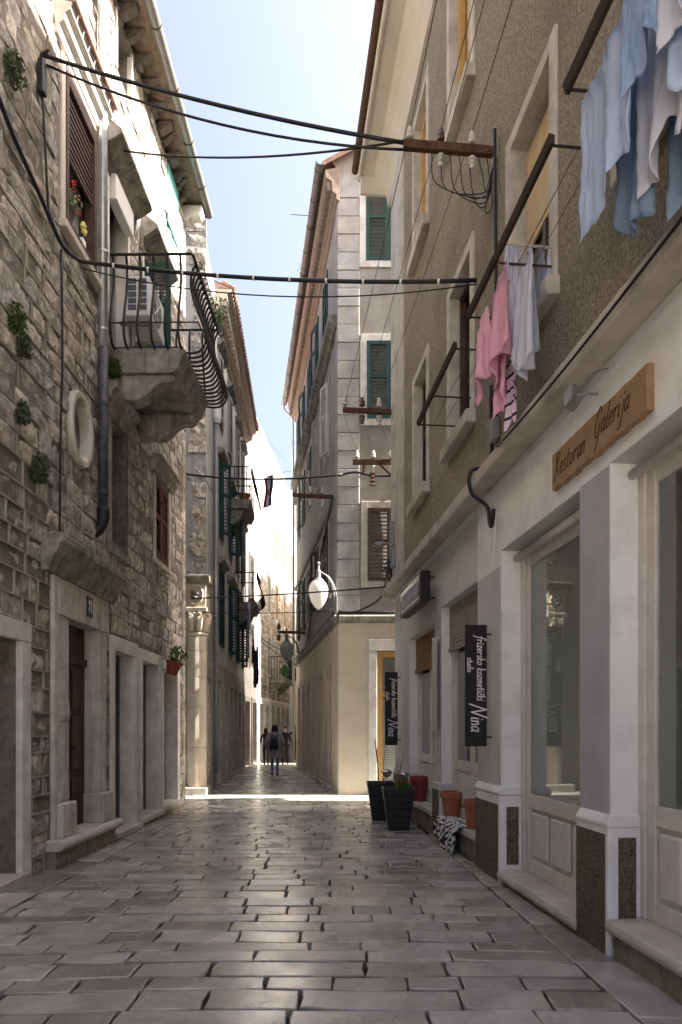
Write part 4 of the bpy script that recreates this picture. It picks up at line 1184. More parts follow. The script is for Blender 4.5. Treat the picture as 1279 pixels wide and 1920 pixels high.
def clay_pot(x, y, z, r, h, label, m=POT):
    t = thing('flower_pot', label, 'flower pot', (x, y, z), 'terracotta pots on the shop steps')
    MB().lathe((x, y, z), [(r * .62, 0), (r * .66, h * .05), (r * .86, h * .72), (r * .87, h * .74), (r, h * .76), (r * 1.02, h * .97), (r * .99, h), (r * .88, h), (r * .84, h * .8)], 24).build('pot', m, t, smooth=False, bev=.004)
    MB().lathe((x, y, z), [(r * .85, h * .82), (r * .86, h * .86), (.01, h * .88)], 18).build('soil', SOIL, t)
    return t
c1 = RF.w(9.72, -.12, .35); clay_pot(c1.x, c1.y, .351, .165, .36, 'large terracotta pot above the zebra cloth')
c2 = RF.w(8.62, -.1, .35); clay_pot(c2.x, c2.y, .351, .12, .36, 'terracotta pot against the white pillar plinth')
c3 = RF.w(11.8, -.1, .36); clay_pot(c3.x, c3.y, .361, .16, .42, 'dark red pot behind the black planters', REDPOT)
# zebra cloth thrown over the step
m = MB(); nu, nv = 26, 22; V = []
zr = random.Random(9)
for j in range(nv + 1):
    for i in range(nu + 1):
        u, v = i / nu, j / nv
        s = 8.62 + 1.1 * u + .03 * math.sin(v * 9)
        L_ = .62 + .16 * math.sin(u * 5.1 + .5) + .06 * math.sin(u * 13)
        d = v * L_
        rip = .016 * math.sin(u * 19 + v * 6) + .014 * math.sin(u * 31 - v * 9)
        if d < .24: p = RF.w(s, -.16 + d, .362 + .5 * abs(rip))
        elif d < .30: p = RF.w(s, .08 + (d - .24) * .35, .362 - (d - .24) * .6 + abs(rip) * .4)
        else: p = RF.w(s + .25 * (u - .5) * -(d - .3), .102 + abs(rip) + .02, .325 - (d - .3))
        V.append(p)
F = [(j * (nu + 1) + i, j * (nu + 1) + i + 1, (j + 1) * (nu + 1) + i + 1, (j + 1) * (nu + 1) + i) for j in range(nv) for i in range(nu)]
m.add(V, F); m.build('zebra_cloth', ZEBRA, smooth=True, fix=False, solid=.006, label='zebra striped cloth draped over a stone step', cat='cloth')

# ================================================================== corner house with quoins and green shutters
cb = thing('corner_house', 'tall grey corner house with quoins, green shutters and cream ground floor', 'house', (-.06, 16.6, 0))
CE, CTOP = 28.5, 14.95
FWIN = [(.66, 1.72, 12.78, 14.70), (.68, 1.74, 9.0, 10.86), (.70, 1.76, 5.12, 6.86)]
lowm = MB()
facade(lowm, CFF, 0, 10, -.05, 4.2, [(.92, 1.95, .05, 3.45, .25)], .25)
CDOORS = [(17.6 + 1.8 * i, 18.4 + 1.8 * i, .05, 3.0 + .03 * i) for i in range(6)]
facade(lowm, CF, 16.6, CE, -.05, 4.2, [q + (.28,) for q in CDOORS], .28)
clow = lowm.build('ground_floor_wall', CREAMW, cb, fix=False)
upm = MB()
facade(upm, CFF, 0, 10, 4.2, CTOP, [q + (.15,) for q in FWIN], .15)
SW = [18.35 + 2.08 * i for i in range(5)]
SIDEW = [(s, s + .95, z0, z1) for (z0, z1) in ((12.1, 13.75), (8.9, 10.75), (5.15, 6.95)) for s in SW]
facade(upm, CF, 16.6, CE, 4.2, CTOP, [q + (.15,) for q in SIDEW], .15)
shell(upm, CF, 16.6, CE, -.05, CTOP, -.001, 12)
upm.quad(CFF.w(0, -1.2, 0), CFF.w(10, -1.2, 0), CFF.w(10, -1.2, CTOP), CFF.w(0, -1.2, CTOP))
upm.quad(CF.w(16.6, -1.0, 0), CF.w(CE, -1.0, 0), CF.w(CE, -1.0, CTOP), CF.w(16.6, -1.0, CTOP))
upm.add([CFF.w(0, -.001, CTOP - .01), CFF.w(10, -.001, CTOP - .01), CFF.w(10, -.001, CTOP + 3.0), CFF.w(5, -.001, CTOP + 2.9), CFF.w(-.2, -.001, CTOP + .25)], [(0, 1, 2, 3, 4)])
cup = upm.build('upper_wall', GREYW, cb, fix=False)
# ledge over the ground floor, both sides
MB().prof_s(CFF, [(-.01, 4.1), (.03, 4.12), (.05, 4.18), (.05, 4.27), (.03, 4.3), (-.01, 4.315)], -.1, 10).build('ledge', WEATHER, cb, bev=.006)
MB().prof_s(CF, [(-.01, 4.1), (.03, 4.12), (.05, 4.18), (.05, 4.27), (.03, 4.3), (-.01, 4.315)], 16.5, CE).build('ledge', WEATHER, cb, bev=.006)
# quoins
z = 4.34; i = 0
while z < 14.7:
    h = .432
    q = MB()
    f = .024 + .004 * math.sin(i * 3.1)
    q.box(CFF, -f, .50, -.2, f, z + .008, z + h - .008)
    q.box(CF, 16.605, 16.95, -.2, f + .002, z + .009, z + h - .009)
    q.build('quoin', QUOIN, cup, bev=.01); z += h; i += 1
# front windows
for k, (a, b, c, d) in enumerate(FWIN):
    f = MB()
    f.box(CFF, a - .16, a, -.1, .03, c - .16, d + .16); f.box(CFF, b, b + .16, -.1, .03, c - .16, d + .16)
    f.box(CFF, a, b, -.1, .028, c - .16, c); f.box(CFF, a, b, -.1, .028, d, d + .16)
    w = f.build('window', DRESSW if k < 2 else DRESS, cb, bev=.006)
    m = (GREEN, TEAL, BROWN)[k]
    half = (a + b) / 2
    louvre_leaf(w, m, CFF, a + .005, half - .003, c, d, .0, pitch=.085); louvre_leaf(w, m, CFF, half + .003, b - .005, c, d, .0, pitch=.085)
# front door with ochre frame
f = MB(); f.box(CFF, .72, .92, -.2, .04, 0, 3.45); f.box(CFF, 1.95, 2.15, -.2, .04, 0, 3.45); f.box(CFF, .72, 2.15, -.2, .042, 3.452, 3.72)
dr = f.build('stone_doorframe', DRESSW, cb, bev=.006)
f = MB(); f.box(CFF, .92, 1.06, -.18, -.05, .08, 3.44); f.box(CFF, 1.81, 1.95, -.18, -.05, .08, 3.44); f.box(CFF, 1.06, 1.81, -.178, -.052, 3.3, 3.44); f.box(CFF, 1.06, 1.81, -.178, -.052, 2.35, 2.45); f.box(CFF, 1.06, 1.81, -.178, -.052, .08, .3)
f.build('door_frame', OCHRE, dr, bev=.006)
bx('pane', GLASS, dr, CFF, 1.06, 1.81, -.12, -.114, .3, 3.3, bev=0)
m = MB()
for i in range(34): m.box(CFF, 1.07, 1.80, -.16, -.145, .32 + i * .058, .32 + i * .058 + .045)
m.build('blind_slats', CURTAIN, dr, kind='stuff', fix=False)
bx('door_stone', MARBLE, cb, CFF, .7, 2.2, -.2, .1, -.03, .06)
def ajar(w, m, fr, s, wd, c, d, deg):
    a_ = math.radians(deg)
    dd = fr.d.normalized()
    louvre_leaf(w, m, Frame(fr.w(s, .03, 0), dd * math.cos(a_) + fr.n * math.sin(a_), fr.n * math.cos(a_) - dd * math.sin(a_)), 0, wd, c, d, 0, pitch=.09)
# side windows with shutters folded back on the wall
for i, (a, b, c, d) in enumerate(SIDEW):
    fl_, k = i // 5, i % 5
    f = MB(); f.box(CF, a - .1, a, -.1, .02, c - .1, d + .1); f.box(CF, b, b + .1, -.1, .02, c - .1, d + .1); f.box(CF, a, b, -.1, .018, c - .1, c); f.box(CF, a, b, -.1, .018, d, d + .1)
    w = f.build('window', DRESS, cb)
    bx('pane', GLASS, w, CF, a, b, -.1, -.09, c, d, bev=0)
    m = (GREEN, GREEN if k % 2 == 0 else TEAL, BROWN if k < 2 else TEAL)[fl_]
    if fl_ == 1 and k in (0, 1):
        ajar(w, DRESSW if k == 0 else GREYPAINT, CF, a, .46, c, d, 16)
    else:
        h = (a + b) / 2
        louvre_leaf(w, m, CF, a, h - .004, c, d, .022, pitch=.09)
        if k % 2: ajar(w, m, CF, h + .01, .45, c, d, 14)
        else: louvre_leaf(w, m, CF, h + .004, b, c, d, .022, pitch=.09)
for q in CDOORS:
    f = MB(); f.box(CF, q[0] - .13, q[0], -.2, .03, 0, q[3]); f.box(CF, q[1], q[1] + .13, -.2, .03, 0, q[3]); f.box(CF, q[0] - .13, q[1] + .13, -.2, .032, q[3] + .002, q[3] + .2)
    w = f.build('doorway', COLUMN, cb, bev=.006)
    bx('door_leaf', mat('brown_grey_door', (.10, .085, .075), (.15, .13, .115), 5, .6, 0), w, CF, q[0], q[1], -.28, -.22, .05, q[3])
    bx('door_stone', MARBLE, w, CF, q[0] - .1, q[1] + .1, -.2, .08, -.03, .08)
# cornices on the lane side
MB().prof_s(CF, [(-.01, 11.25), (.08, 11.27), (.12, 11.36), (.22, 11.42), (.24, 11.55), (-.01, 11.62)], 16.75, CE).build('string_course', WEATHER, cb, bev=.006)
MB().prof_s(CF, [(-.01, 7.2), (.05, 7.22), (.07, 7.36), (-.01, 7.4)], 16.95, CE).build('string_course', GREYW, cb, bev=.004)
MB().prof_s(CF, [(-.01, 14.15), (.06, 14.18), (.07, 14.3), (.16, 14.36), (.18, 14.6), (.3, 14.66), (.34, 14.85), (-.01, 14.95)], 16.5, CE).build('brick_cornice', BRICKB, cb, bev=.006)
m = MB(); s = 16.55
while s < CE: m.box(CF, s, s + .09, .17, .28, 14.42, 14.62); s += .18
m.build('brick_dentils', BRICKB, cb, kind='stuff')
cg = gutter(CF, 16.45, CE + .3, .46, 15.02, .1, GUTTERT, cb)
s = 16.7
while s < CE + .2:
    MB().tube([CF.w(s, .46 + .106 * math.cos(PI + PI * i / 8), 15.02 + .106 * math.sin(PI + PI * i / 8)) for i in range(9)], .009, 5).build('gutter_strap', RUST, cg); s += .95
MB().tube(smoothpts([CF.w(CE + .2, .46, 14.95), CF.w(CE + .2, .44, 14.7), CF.w(CE + .1, .12, 14.35), CF.w(CE + .06, .1, 14.0)], 4) + [CF.w(CE + .06, .1, .3)], .055, 10).build('downpipe', ZINC, cb, smooth=True)
r = MB()
A = [CF.w(16.5, .40, 15.05), CF.w(CE + .3, .40, 15.05), CF.w(CE + .3, -5, 17.9), Vector((4.94, 16.5, 17.9))]
r.quad(*A)
r.quad(CF.w(CE + .3, -5, 17.9), Vector((4.94, 16.5, 17.9)), Vector((10.2, 16.5, 15.2)), CF.w(CE + .3, -12, 15.2))
r.quad(CF.w(16.5, .40, 15.05), Vector((4.94, 16.5, 17.9)), Vector((4.94, 16.5, 17.78)), CF.w(16.5, .40, 14.93))
r.build('roof', TERRA, cb, fix=False)
m = MB(); foliage(m, CF.w(20.6, .5, 15.15), .14, 90, .04, random.Random(6), 1.3); m.build('gutter_plant', LEAFD, fix=False, label='small weed growing out of the taupe gutter', cat='plant')
# aerial rod that sticks out over the gutter
MB().tube([CF.w(18.4, .2, 15.15), CF.w(18.4, 1.0, 15.12)], .012, 5).build('aerial_rod', GREYMETAL, cb)
MB().tube(smoothpts([CF.w(17.0, .08, 7.3), CF.w(19.5, .07, 6.5), CF.w(22.0, .07, 5.2), CF.w(24.0, .07, 4.4), CF.w(27, .07, 4.35)], 5), .022, 6).build('wall_cable', CABLE, cb)
MB().tube([CF.w(16.62, .12, 4.36), CF.w(28, .12, 4.33)], .025, 6).build('ledge_cable', CABLE, cb)

# ------------------------------------------------------------------ street lamps
def street_lamp(fr, s, zb, zg, og, label, scale, gm, tilt):
    t = thing('street_lamp', label, 'street lamp', fr.w(s, 0, zb), 'wall lamps on curved iron brackets')
    P = lambda o, z: fr.w(s, o * scale * .74, zb + z * scale)
    for dx in (0, .05):
        MB().tube(smoothpts([P(.02, .02), P(.03 + dx, .25), P(.10 + dx, .58), P(.28 + dx * .5, .82), P(.50, .92), P(.60, .97)], 4), .017 * scale, 6).build('arm', GREYMETAL, t, smooth=True)
    MB().tube([P(.16 + .10 * math.cos(a * .5), .30 + .13 * math.sin(a * .5)) for a in range(11)], .012 * scale, 6).build('scroll', GREYMETAL, t, smooth=True)
    MB().tube([P(.0, .04), P(.28, .06)], .018 * scale, 6).build('brace', GREYMETAL, t)
    bx('wall_plate', GREYMETAL, t, fr, s - .05, s + .05, 0, .03, zb - .1, zb + .4 * scale)
    c = P(.62, 0); zc = zb + .97 * scale
    MB().ball((c.x, c.y, zc + .17 * scale), .045 * scale, 10, 8).build('finial', GREYMETAL, t, smooth=True)
    MB().lathe((c.x, c.y, zc), [(.02 * scale, .14 * scale), (.03 * scale, .03 * scale), (.055 * scale, -.02 * scale), (.06 * scale, -.18 * scale), (.12 * scale, -.21 * scale), (.125 * scale, -.24 * scale), (.02, -.24 * scale)], 16).build('holder', GREYMETAL, t, smooth=False)
    g = [(.11, 0), (.17, -.05), (.215, -.13), (.232, -.22), (.225, -.32), (.195, -.44), (.145, -.55), (.085, -.635), (.03, -.675), (.005, -.68)]
    MB().lathe((c.x, c.y, zc - .235 * scale), [(a * scale, b * scale) for a, b in g], 24).build('globe', gm, t, smooth=True)
    return t
street_lamp(Frame((-.08, 16.5, 0), (0, -1, 0), (-1, -.12, 0)), 0, 4.36, 0, 0, 'egg-shaped white street lamp on curved bracket at the cream house corner', 1.0, OPAL, 0)
street_lamp(CF, 26.6, 4.05, 0, 0, 'grey street lamp hanging in the shaded far lane', 1.15, GREYOPAL, 0)

# ================================================================== houses on the left beyond the alley
l2 = thing('column_house', 'stone house end with carved corner column, grey streaked side wall', 'house', (-3.3, 17, 0))
w = MB()
E2 = 18.5
facade(w, L2F, 17.0, E2, -.05, 13.4, [], .2)
shell(w, L2F, 17.0, E2, -.05, 13.4, 0, 7)
w.add([L2FF.w(0, 0, 13.3), L2FF.w(2.0, 0, 13.3), L2FF.w(2.0, 0, 14.3), L2FF.w(.1, 0, 14.2)], [(0, 1, 2, 3)])
w.quad(L2FF.w(.1, 0, 14.2), L2FF.w(2, 0, 14.3), L2FF.w(2, -1.3, 13.4), L2FF.w(.1, -1.3, 13.4))
w.quad(L2FF.w(.1, 0, 14.2), L2FF.w(.1, 0, 13.3), L2FF.w(.1, -1.3, 13.3), L2FF.w(.1, -1.3, 13.4))
l2w = w.build('wall', GREYBOARD, l2, fix=False)
crnd = random.Random(8)
z = 5.16
while z < 14.0:
    h = crnd.uniform(.24, .5)
    sp = crnd.uniform(.30, .5)
    m = MB(); block(m, L2FF, .0, sp, z, z + h, crnd, proud=.03, rough=.03, gap=.006); m.build('stone_block', STONE, l2w, fix=False)
    m = MB(); block(m, L2FF, sp, 1.2, z, z + h, crnd, proud=.02, rough=.03, gap=.006); m.build('stone_block', STONE, l2w, fix=False)
    z += h
z = 0
while z < 5:
    h = crnd.uniform(.24, .4)
    m = MB(); block(m, L2FF, .45, 1.2, z, z + h, crnd, proud=.02, rough=.02, gap=.006); m.build('stone_block', STONE, l2w, fix=False)
    m = MB(); block(m, L2F, 17.2, 17.75, z, z + h, crnd, proud=.02, rough=.03, gap=.006); m.build('stone_block', STONE, l2w, fix=False)
    z += h
# column at the corner
cx, cy = -3.50, 16.86
col = thing('corner_column', 'carved pale stone column with leaf capital at the alley corner', 'column', (cx, cy, 0))
z = .18
for h in (.95, .95, .75, .62, .38):
    MB().lathe((cx, cy, z), [(.225, 0), (.235, .012), (.235, h - .014), (.225, h - .004)], 24).build('drum', COLUMN, col, smooth=False, bev=.0); z += h
MB().lathe((cx, cy, z), [(.24, 0), (.265, .02), (.265, .06), (.24, .08)], 24).build('neck_ring', COLUMN, col, smooth=True)
MB().lathe((cx, cy, z + .08), [(.22, 0), (.235, .2), (.28, .4), (.29, .46)], 20).build('capital', COLUMN, col, smooth=True)
for a in range(8):
    an = a * PI / 4 + PI / 8
    dx, dy = math.cos(an), math.sin(an)
    MB().tube([(cx + dx * .22, cy + dy * .22, z + .1), (cx + dx * .25, cy + dy * .25, z + .3), (cx + dx * .29, cy + dy * .29, z + .46), (cx + dx * .33, cy + dy * .33, z + .5), (cx + dx * .35, cy + dy * .35, z + .44)], [.07, .085, .08, .06, .02], 8).build('leaf', COLUMN, col, smooth=True)
zb = z + .56
MB().box(WF, cx - .29, cx + .29, cy - .29, cy + .25, zb, zb + .10).build('abacus', COLUMN, col, bev=.01)
MB().box(WF, cx - .26, cx + .26, cy - .25, cy + .25, zb + .102, zb + .68).build('shield_block', COLUMN, col, bev=.008)
MB().tube([(cx + .19 * math.cos(a * PI / 12), cy - .255, zb + .40 + .22 * math.sin(a * PI / 12)) for a in range(25)], .026, 8).build('medallion_ring', COLUMN, col, smooth=True)
m = MB()
for dx, dz, r in ((-.04, .06, .06), (.05, .03, .055), (0, -.06, .06), (.06, -.07, .04), (-.07, -.05, .04)): m.ball((cx + dx, cy - .25, zb + .40 + dz), r, 8, 5)
m.build('medallion_relief', WEATHER, col, smooth=True)
MB().prof_s(WF, [(cy - .36, zb + .80), (cy - .30, zb + .70), (cy - .25, zb + .683), (cy + .28, zb + .683), (cy + .28, zb + .86), (cy - .36, zb + .86)], cx - .36, cx + .36).build('cornice', WEATHER, col, bev=.008)
MB().box(WF, cx - .42, cx + .30, cy - .36, cy + .3, -.02, .18).build('base_step', MARBLE, col, bev=.02, seg=2)
# grey pipe on the side wall
MB().tube([L2F.w(18.2, .08, 9.6), L2F.w(18.2, .08, .4)], .045, 10).build('downpipe', GREYMETAL, l2, smooth=True)
MB().lathe(L2F.w(18.2, .1, 9.6), [(.08, 0), (.12, .12), (.12, .36), (.13, .38), (.13, .42), (.1, .42)], 14).build('rainwater_head', ACWHITE, l2, smooth=False)
m = MB(); foliage(m, L2F.w(18.0, .12, 12.4), .22, 260, .05, srnd, 2.4, .3); m.build('wall_plant', LEAF, fix=False, label='pale green tuft growing high on the grey streaked wall', cat='plant', group='tufts growing on the column house')

l3 = thing('tiled_cornice_house', 'pale house with deep bracketed cornice, red roof edge and iron balconies', 'house', L2F.w(22, 0, 0))
S3, E3, T3 = 18.5, 27.4, 13.2
W3 = [(19.2, 20.1), (21.6, 22.5), (24.0, 24.9), (26.0, 26.7)]
ZR = [(3.9, 6.0), (7.0, 9.0), (10.2, 12.0)]
D3 = [(19.0 + 1.45 * i, 19.9 + 1.45 * i, .05, 2.9) for i in range(6)]
w = MB()
facade(w, L2F, S3, E3, -.05, T3, [(a, b, c, d, .15) for a, b in W3 for c, d in ZR] + [q + (.22,) for q in D3], .15)
shell(w, L2F, S3, E3, -.05, T3, 0, 7)
w.quad(L2F.w(S3, -.8, 0), L2F.w(E3, -.8, 0), L2F.w(E3, -.8, T3), L2F.w(S3, -.8, T3))
w.build('wall', OFFWHITE, l3, fix=False)
lo = MB(); facade(lo, L2F, S3 + .01, E3 - .01, -.05, 3.4, [(q[0] - .001, q[1] + .001, q[2], q[3], .02) for q in D3], .02, o=.02); lo.build('ground_floor_wall', DRESS, l3, fix=False)
for i, (a, b) in enumerate(W3):
    for j, (c, d) in enumerate(ZR):
        f = MB(); f.box(L2F, a - .1, a, -.1, .025, c - .1, d + .1); f.box(L2F, b, b + .1, -.1, .025, c - .1, d + .1); f.box(L2F, a, b, -.1, .023, d, d + .1)
        wi = f.build('window', DRESS, l3)
        bx('pane', GLASS, wi, L2F, a, b, -.12, -.11, c, d, bev=0)
        m = TEAL if j < 2 else GREYPAINT
        ajar(wi, m, L2F, a, .44, c, d, 6 if j == 2 else (10, 38, 60, 20)[(i + j) % 4])
        louvre_leaf(wi, m, L2F, (a + b) / 2 + .01, b, c, d, .03, pitch=.09)
        MB().prof_s(L2F, [(-.02, d + .12), (.06, d + .12), (.2, d + .22), (.2, d + .28), (-.02, d + .34)], a - .2, b + .2).build('hood', WEATHER, wi)
for q in D3:
    f = MB(); f.box(L2F, q[0] - .12, q[0], -.2, .04, 0, q[3]); f.box(L2F, q[1], q[1] + .12, -.2, .04, 0, q[3]); f.box(L2F, q[0] - .12, q[1] + .12, -.2, .042, q[3] + .002, q[3] + .2)
    di = f.build('doorway', DRESS, l3, bev=.006)
    bx('door_leaf', DARKWOOD, di, L2F, q[0], q[1], -.22, -.16, .05, q[3])
MB().prof_s(L2F, [(-.02, T3 - .5), (.08, T3 - .48), (.1, T3 - .36), (.2, T3 - .3), (.22, T3 - .18), (.32, T3 - .1), (.35, T3), (.46, T3 + .06), (.46, T3 + .14), (-.02, T3 + .2)], S3, E3).build('cornice', mat('pale_brick_cornice', (.34, .285, .23), (.46, .40, .335), 14, .9, .5, 40), l3)
m = MB(); s = S3 + .05
while s < E3 - .1: m.box(L2F, s, s + .12, .2, .31, T3 - .28, T3 - .14); s += .24
m.build('cornice_brackets', MATS['pale_brick_cornice'], l3, kind='stuff')
r = MB()
r.quad(L2F.w(S3, .5, T3 + .15), L2F.w(E3, .5, T3 + .15), L2F.w(E3, -4, T3 + 1.9), L2F.w(S3, -4, T3 + 1.9))
r.add([L2F.w(S3, .5, T3 + .12), L2F.w(S3, -4, T3 + 1.9), L2F.w(S3, -4, T3)], [(0, 1, 2)])
rf3 = r.build('roof', TERRA, l3, fix=False)
m = MB(); s = S3
while s < E3:
    m.tube([L2F.w(s + .09, .54, T3 + .16), L2F.w(s + .09, .2, T3 + .35)], .07, 6); s += .19
m.build('tile_edge', TERRA, rf3, kind='stuff')
def far_balcony(parent, fr, a, b, z, o):
    bl = MB().prof_s(fr, [(0, z - .28), (o - .1, z - .26), (o - .04, z - .14), (o, z - .12), (o, z), (0, z)], a, b).build('balcony', WEATHER, parent, bev=.006)
    for s in (a + .1, b - .35): MB().prof_s(fr, [(0, z - .75), (.25, z - .7), (.45, z - .5), (.7 * o, z - .32), (.7 * o, z - .285), (0, z - .285)], s, s + .25).build('corbel', WEATHER, bl, bev=.01)
    rail = [(o - .03, z), (o + .1, z + .05), (o + .2, z + .22), (o + .14, z + .5), (o, z + .8), (o + .03, z + 1.0)]
    n = int((b - a) / .14)
    for i in range(n + 1):
        s = a + (b - a) * i / n
        MB().tube(smoothpts([fr.w(s, q, zz) for q, zz in rail], 2), .012, 4).build('baluster', IRON, bl)
    for i in range(6):
        q = o * i / 6
        MB().tube([fr.w(a, q, z), fr.w(a - .08, q, z + .25), fr.w(a, q, z + 1.0)], .012, 4).build('baluster', IRON, bl)
    MB().tube([fr.w(a, 0, z + 1.0), fr.w(a, o + .03, z + 1.0), fr.w(b, o + .03, z + 1.0), fr.w(b, 0, z + 1.0)], .02, 5).build('handrail', IRON, bl)
    return bl
far_balcony(l3, L2F, 21.2, 22.9, 8.6, .75)
far_balcony(l3, L2F, 23.6, 25.3, 5.9, .75)
pt = L2F.w(21.6, .55, 8.6); t = thing('flower_pot', 'terracotta pot on the high iron balcony of the pale house', 'flower pot', pt, 'pots on far balconies')
MB().lathe(pt, [(.09, 0), (.14, .22), (.16, .23), (.16, .28), (.12, .28)], 14).build('pot', POT, t)
tbx = L2F.w(24.1, .62, 5.9); MB().box(L2F, 24.0, 24.7, .45, .65, 5.902, 6.12).build('planter_box', POT, bev=.01, label='terracotta trough on the lower iron balcony of the pale house', cat='planter')
# sunlit house where the lane bends
l4 = thing('sunlit_house', 'bright sunlit house with white gutter and orange shutters at the lane bend', 'house', L4F.w(34, 0, 0))
S4, E4, T4 = 27.4, 47, 14.1
W4 = [(29.2, 30.0), (33.2, 34.0), (35.4, 36.2), (37.8, 38.6), (40.2, 41)]
Z4 = [(4.2, 6.0), (7.2, 8.9), (10.2, 11.8)]
D4 = [(28.2 + 1.5 * i, 29.1 + 1.5 * i, .05, 2.7) for i in range(8)]
w = MB()
facade(w, L4F, S4, E4, -.05, T4, [(a, b, c, d, .15) for a, b in W4 for c, d in Z4] + [q + (.2,) for q in D4], .15)
shell(w, L4F, S4, E4, -.05, T4, 0, 7)
w.quad(L4F.w(S4, -.8, 0), L4F.w(E4, -.8, 0), L4F.w(E4, -.8, T4), L4F.w(S4, -.8, T4))
l4w = w.build('wall', OFFWHITE, l4, fix=False)
m = MB(); z = 3.0
while z < 8.6:
    s = 31.0
    while s < 40:
        l = crnd.uniform(.35, .7)
        r4 = clip_rect((s, s + l, z, z + .33), [(a - .12, b + .12, c - .1, d + .12) for a, b in W4 for c, d in Z4])
        if r4: block(m, L4F, *r4, crnd, proud=.02, rough=.02)
        s += l
    z += .33
m.build('stone_facing', STONE, l4w, kind='stuff', fix=False)
for a, b in W4:
    for j, (c, d) in enumerate(Z4):
        f = MB(); f.box(L4F, a - .1, a, -.1, .04, c - .1, d + .1); f.box(L4F, b, b + .1, -.1, .04, c - .1, d + .1); f.box(L4F, a, b, -.1, .038, d, d + .1)
        wi = f.build('window', DRESSW, l4)
        louvre_leaf(wi, OCHRE if (a > 35 and j) else GREYPAINT, L4F, a, (a + b) / 2, c, d, -.05, pitch=.1); louvre_leaf(wi, OCHRE if (a > 35 and j) else GREYPAINT, L4F, (a + b) / 2 + .01, b, c, d, -.05, pitch=.1)
for q in D4:
    f = MB(); f.box(L4F, q[0] - .12, q[0], -.2, .05, 0, q[3]); f.box(L4F, q[1], q[1] + .12, -.2, .05, 0, q[3]); f.box(L4F, q[0] - .12, q[1] + .12, -.2, .052, q[3] + .002, q[3] + .2)
    di = f.build('doorway', DRESSW, l4); bx('door_leaf', BROWN, di, L4F, q[0], q[1], -.2, -.16, .05, q[3])
MB().prof_s(L4F, [(-.02, T4 - .35), (.1, T4 - .3), (.3, T4 - .1), (.4, T4 - .05), (.4, T4 + .05), (-.02, T4 + .1)], S4, E4).build('eaves', OFFWHITE, l4)
gutter(L4F, S4 - .2, E4, .47, T4 + .06, .08, ACWHITE, l4)
MB().tube(smoothpts([L4F.w(S4 + .05, .45, T4 + .0), L4F.w(S4 + .05, .3, T4 - .25), L4F.w(S4 + .05, .1, T4 - .3), L4F.w(S4 + .05, .08, T4 - .8)], 3) + [L4F.w(S4 + .05, .08, .3)], .05, 8).build('downpipe', ACWHITE, l4, smooth=True)
r = MB(); r.quad(L4F.w(S4, .5, T4 + .12), L4F.w(E4, .5, T4 + .12), L4F.w(E4, -4, T4 + 1.8), L4F.w(S4, -4, T4 + 1.8)); r.build('roof', TERRA, l4, fix=False)
b4 = far_balcony(l4, L4F, 33.6, 36.4, 4.05, .85)
bpl = thing('balcony_plants', 'leafy pot plants crowding the stone balcony at the lane bend', 'plant', L4F.w(35, .7, 4.05))
for i in range(9):
    m = MB(); foliage(m, L4F.w(33.8 + i * .3, .7, 4.4 + .12 * math.sin(i * 2.1)), .2, 90, .06, srnd, 1.2); m.build('pot_plant', LEAF, bpl, fix=False)

# house on the right beyond the gap (its roof shades the far lane)
r3 = thing('far_right_house', 'plain pale house on the right side of the far lane', 'house', (.6, 36, 0))
R3F = side(-1.55, 32.0, .03, -1)
w = MB(); D5 = [(32.8 + 1.8 * i, 33.7 + 1.8 * i, .05, 2.7) for i in range(7)]; W5 = [(33.0 + 2.4 * i, 33.9 + 2.4 * i, c, d) for i in range(5) for c, d in ((4.2, 6.0), (7.3, 9.0))]
facade(w, R3F, 31.6, 47, -.05, 10.6, [q + (.2,) for q in D5] + [q + (.15,) for q in W5], .15); shell(w, R3F, 31.6, 47, -.05, 10.6, 0, 9)
w.quad(R3F.w(31.6, -.8, 0), R3F.w(47, -.8, 0), R3F.w(47, -.8, 10.6), R3F.w(31.6, -.8, 10.6)); w.build('wall', OFFWHITE, r3, fix=False)
for a, b, c, d in W5: bx('shutter', TEAL, r3, R3F, a, b, -.1, -.05, c, d)
for a, b, c, d in D5: bx('door_leaf', BROWN, r3, R3F, a, b, -.2, -.15, c, d)
r = MB(); r.quad(R3F.w(31.4, .4, 10.65), R3F.w(47, .4, 10.65), R3F.w(47, -4.5, 12.3), R3F.w(31.4, -4.5, 12.3)); r.quad(R3F.w(31.4, .4, 10.65), R3F.w(31.4, -4.5, 12.3), R3F.w(31.4, -4.5, 10.5), R3F.w(31.4, .4, 10.6)); r.build('roof', TERRA, r3, fix=False)
# house closing the lane
e4 = thing('end_house', 'sunlit pale house closing the far end of the lane', 'house', (0, 47.5, 0))
EF = Frame((-8, 47.4, 0), (1, 0, 0), (0, -1, 0))
w = MB(); W6 = [(4.2 + 1.6 * i, 5.0 + 1.6 * i, c, d) for i in range(5) for c, d in ((.05, 2.6), (4.2, 6.0), (7.2, 9.0))]
facade(w, EF, 0, 22, -.05, 11.5, [q + (.15,) for q in W6], .15); shell(w, EF, 0, 22, -.05, 11.5, 0, 8); w.build('wall', OFFWHITE, e4, fix=False)
for a, b, c, d in W6: bx('shutter', OCHRE if c > 3 else BROWN, e4, EF, a, b, -.12, -.06, c, d)
r = MB(); r.quad(EF.w(-.3, .4, 11.5), EF.w(22, .4, 11.5), EF.w(22, -4, 13.2), EF.w(-.3, -4, 13.2)); r.build('roof', TERRA, e4, fix=False)

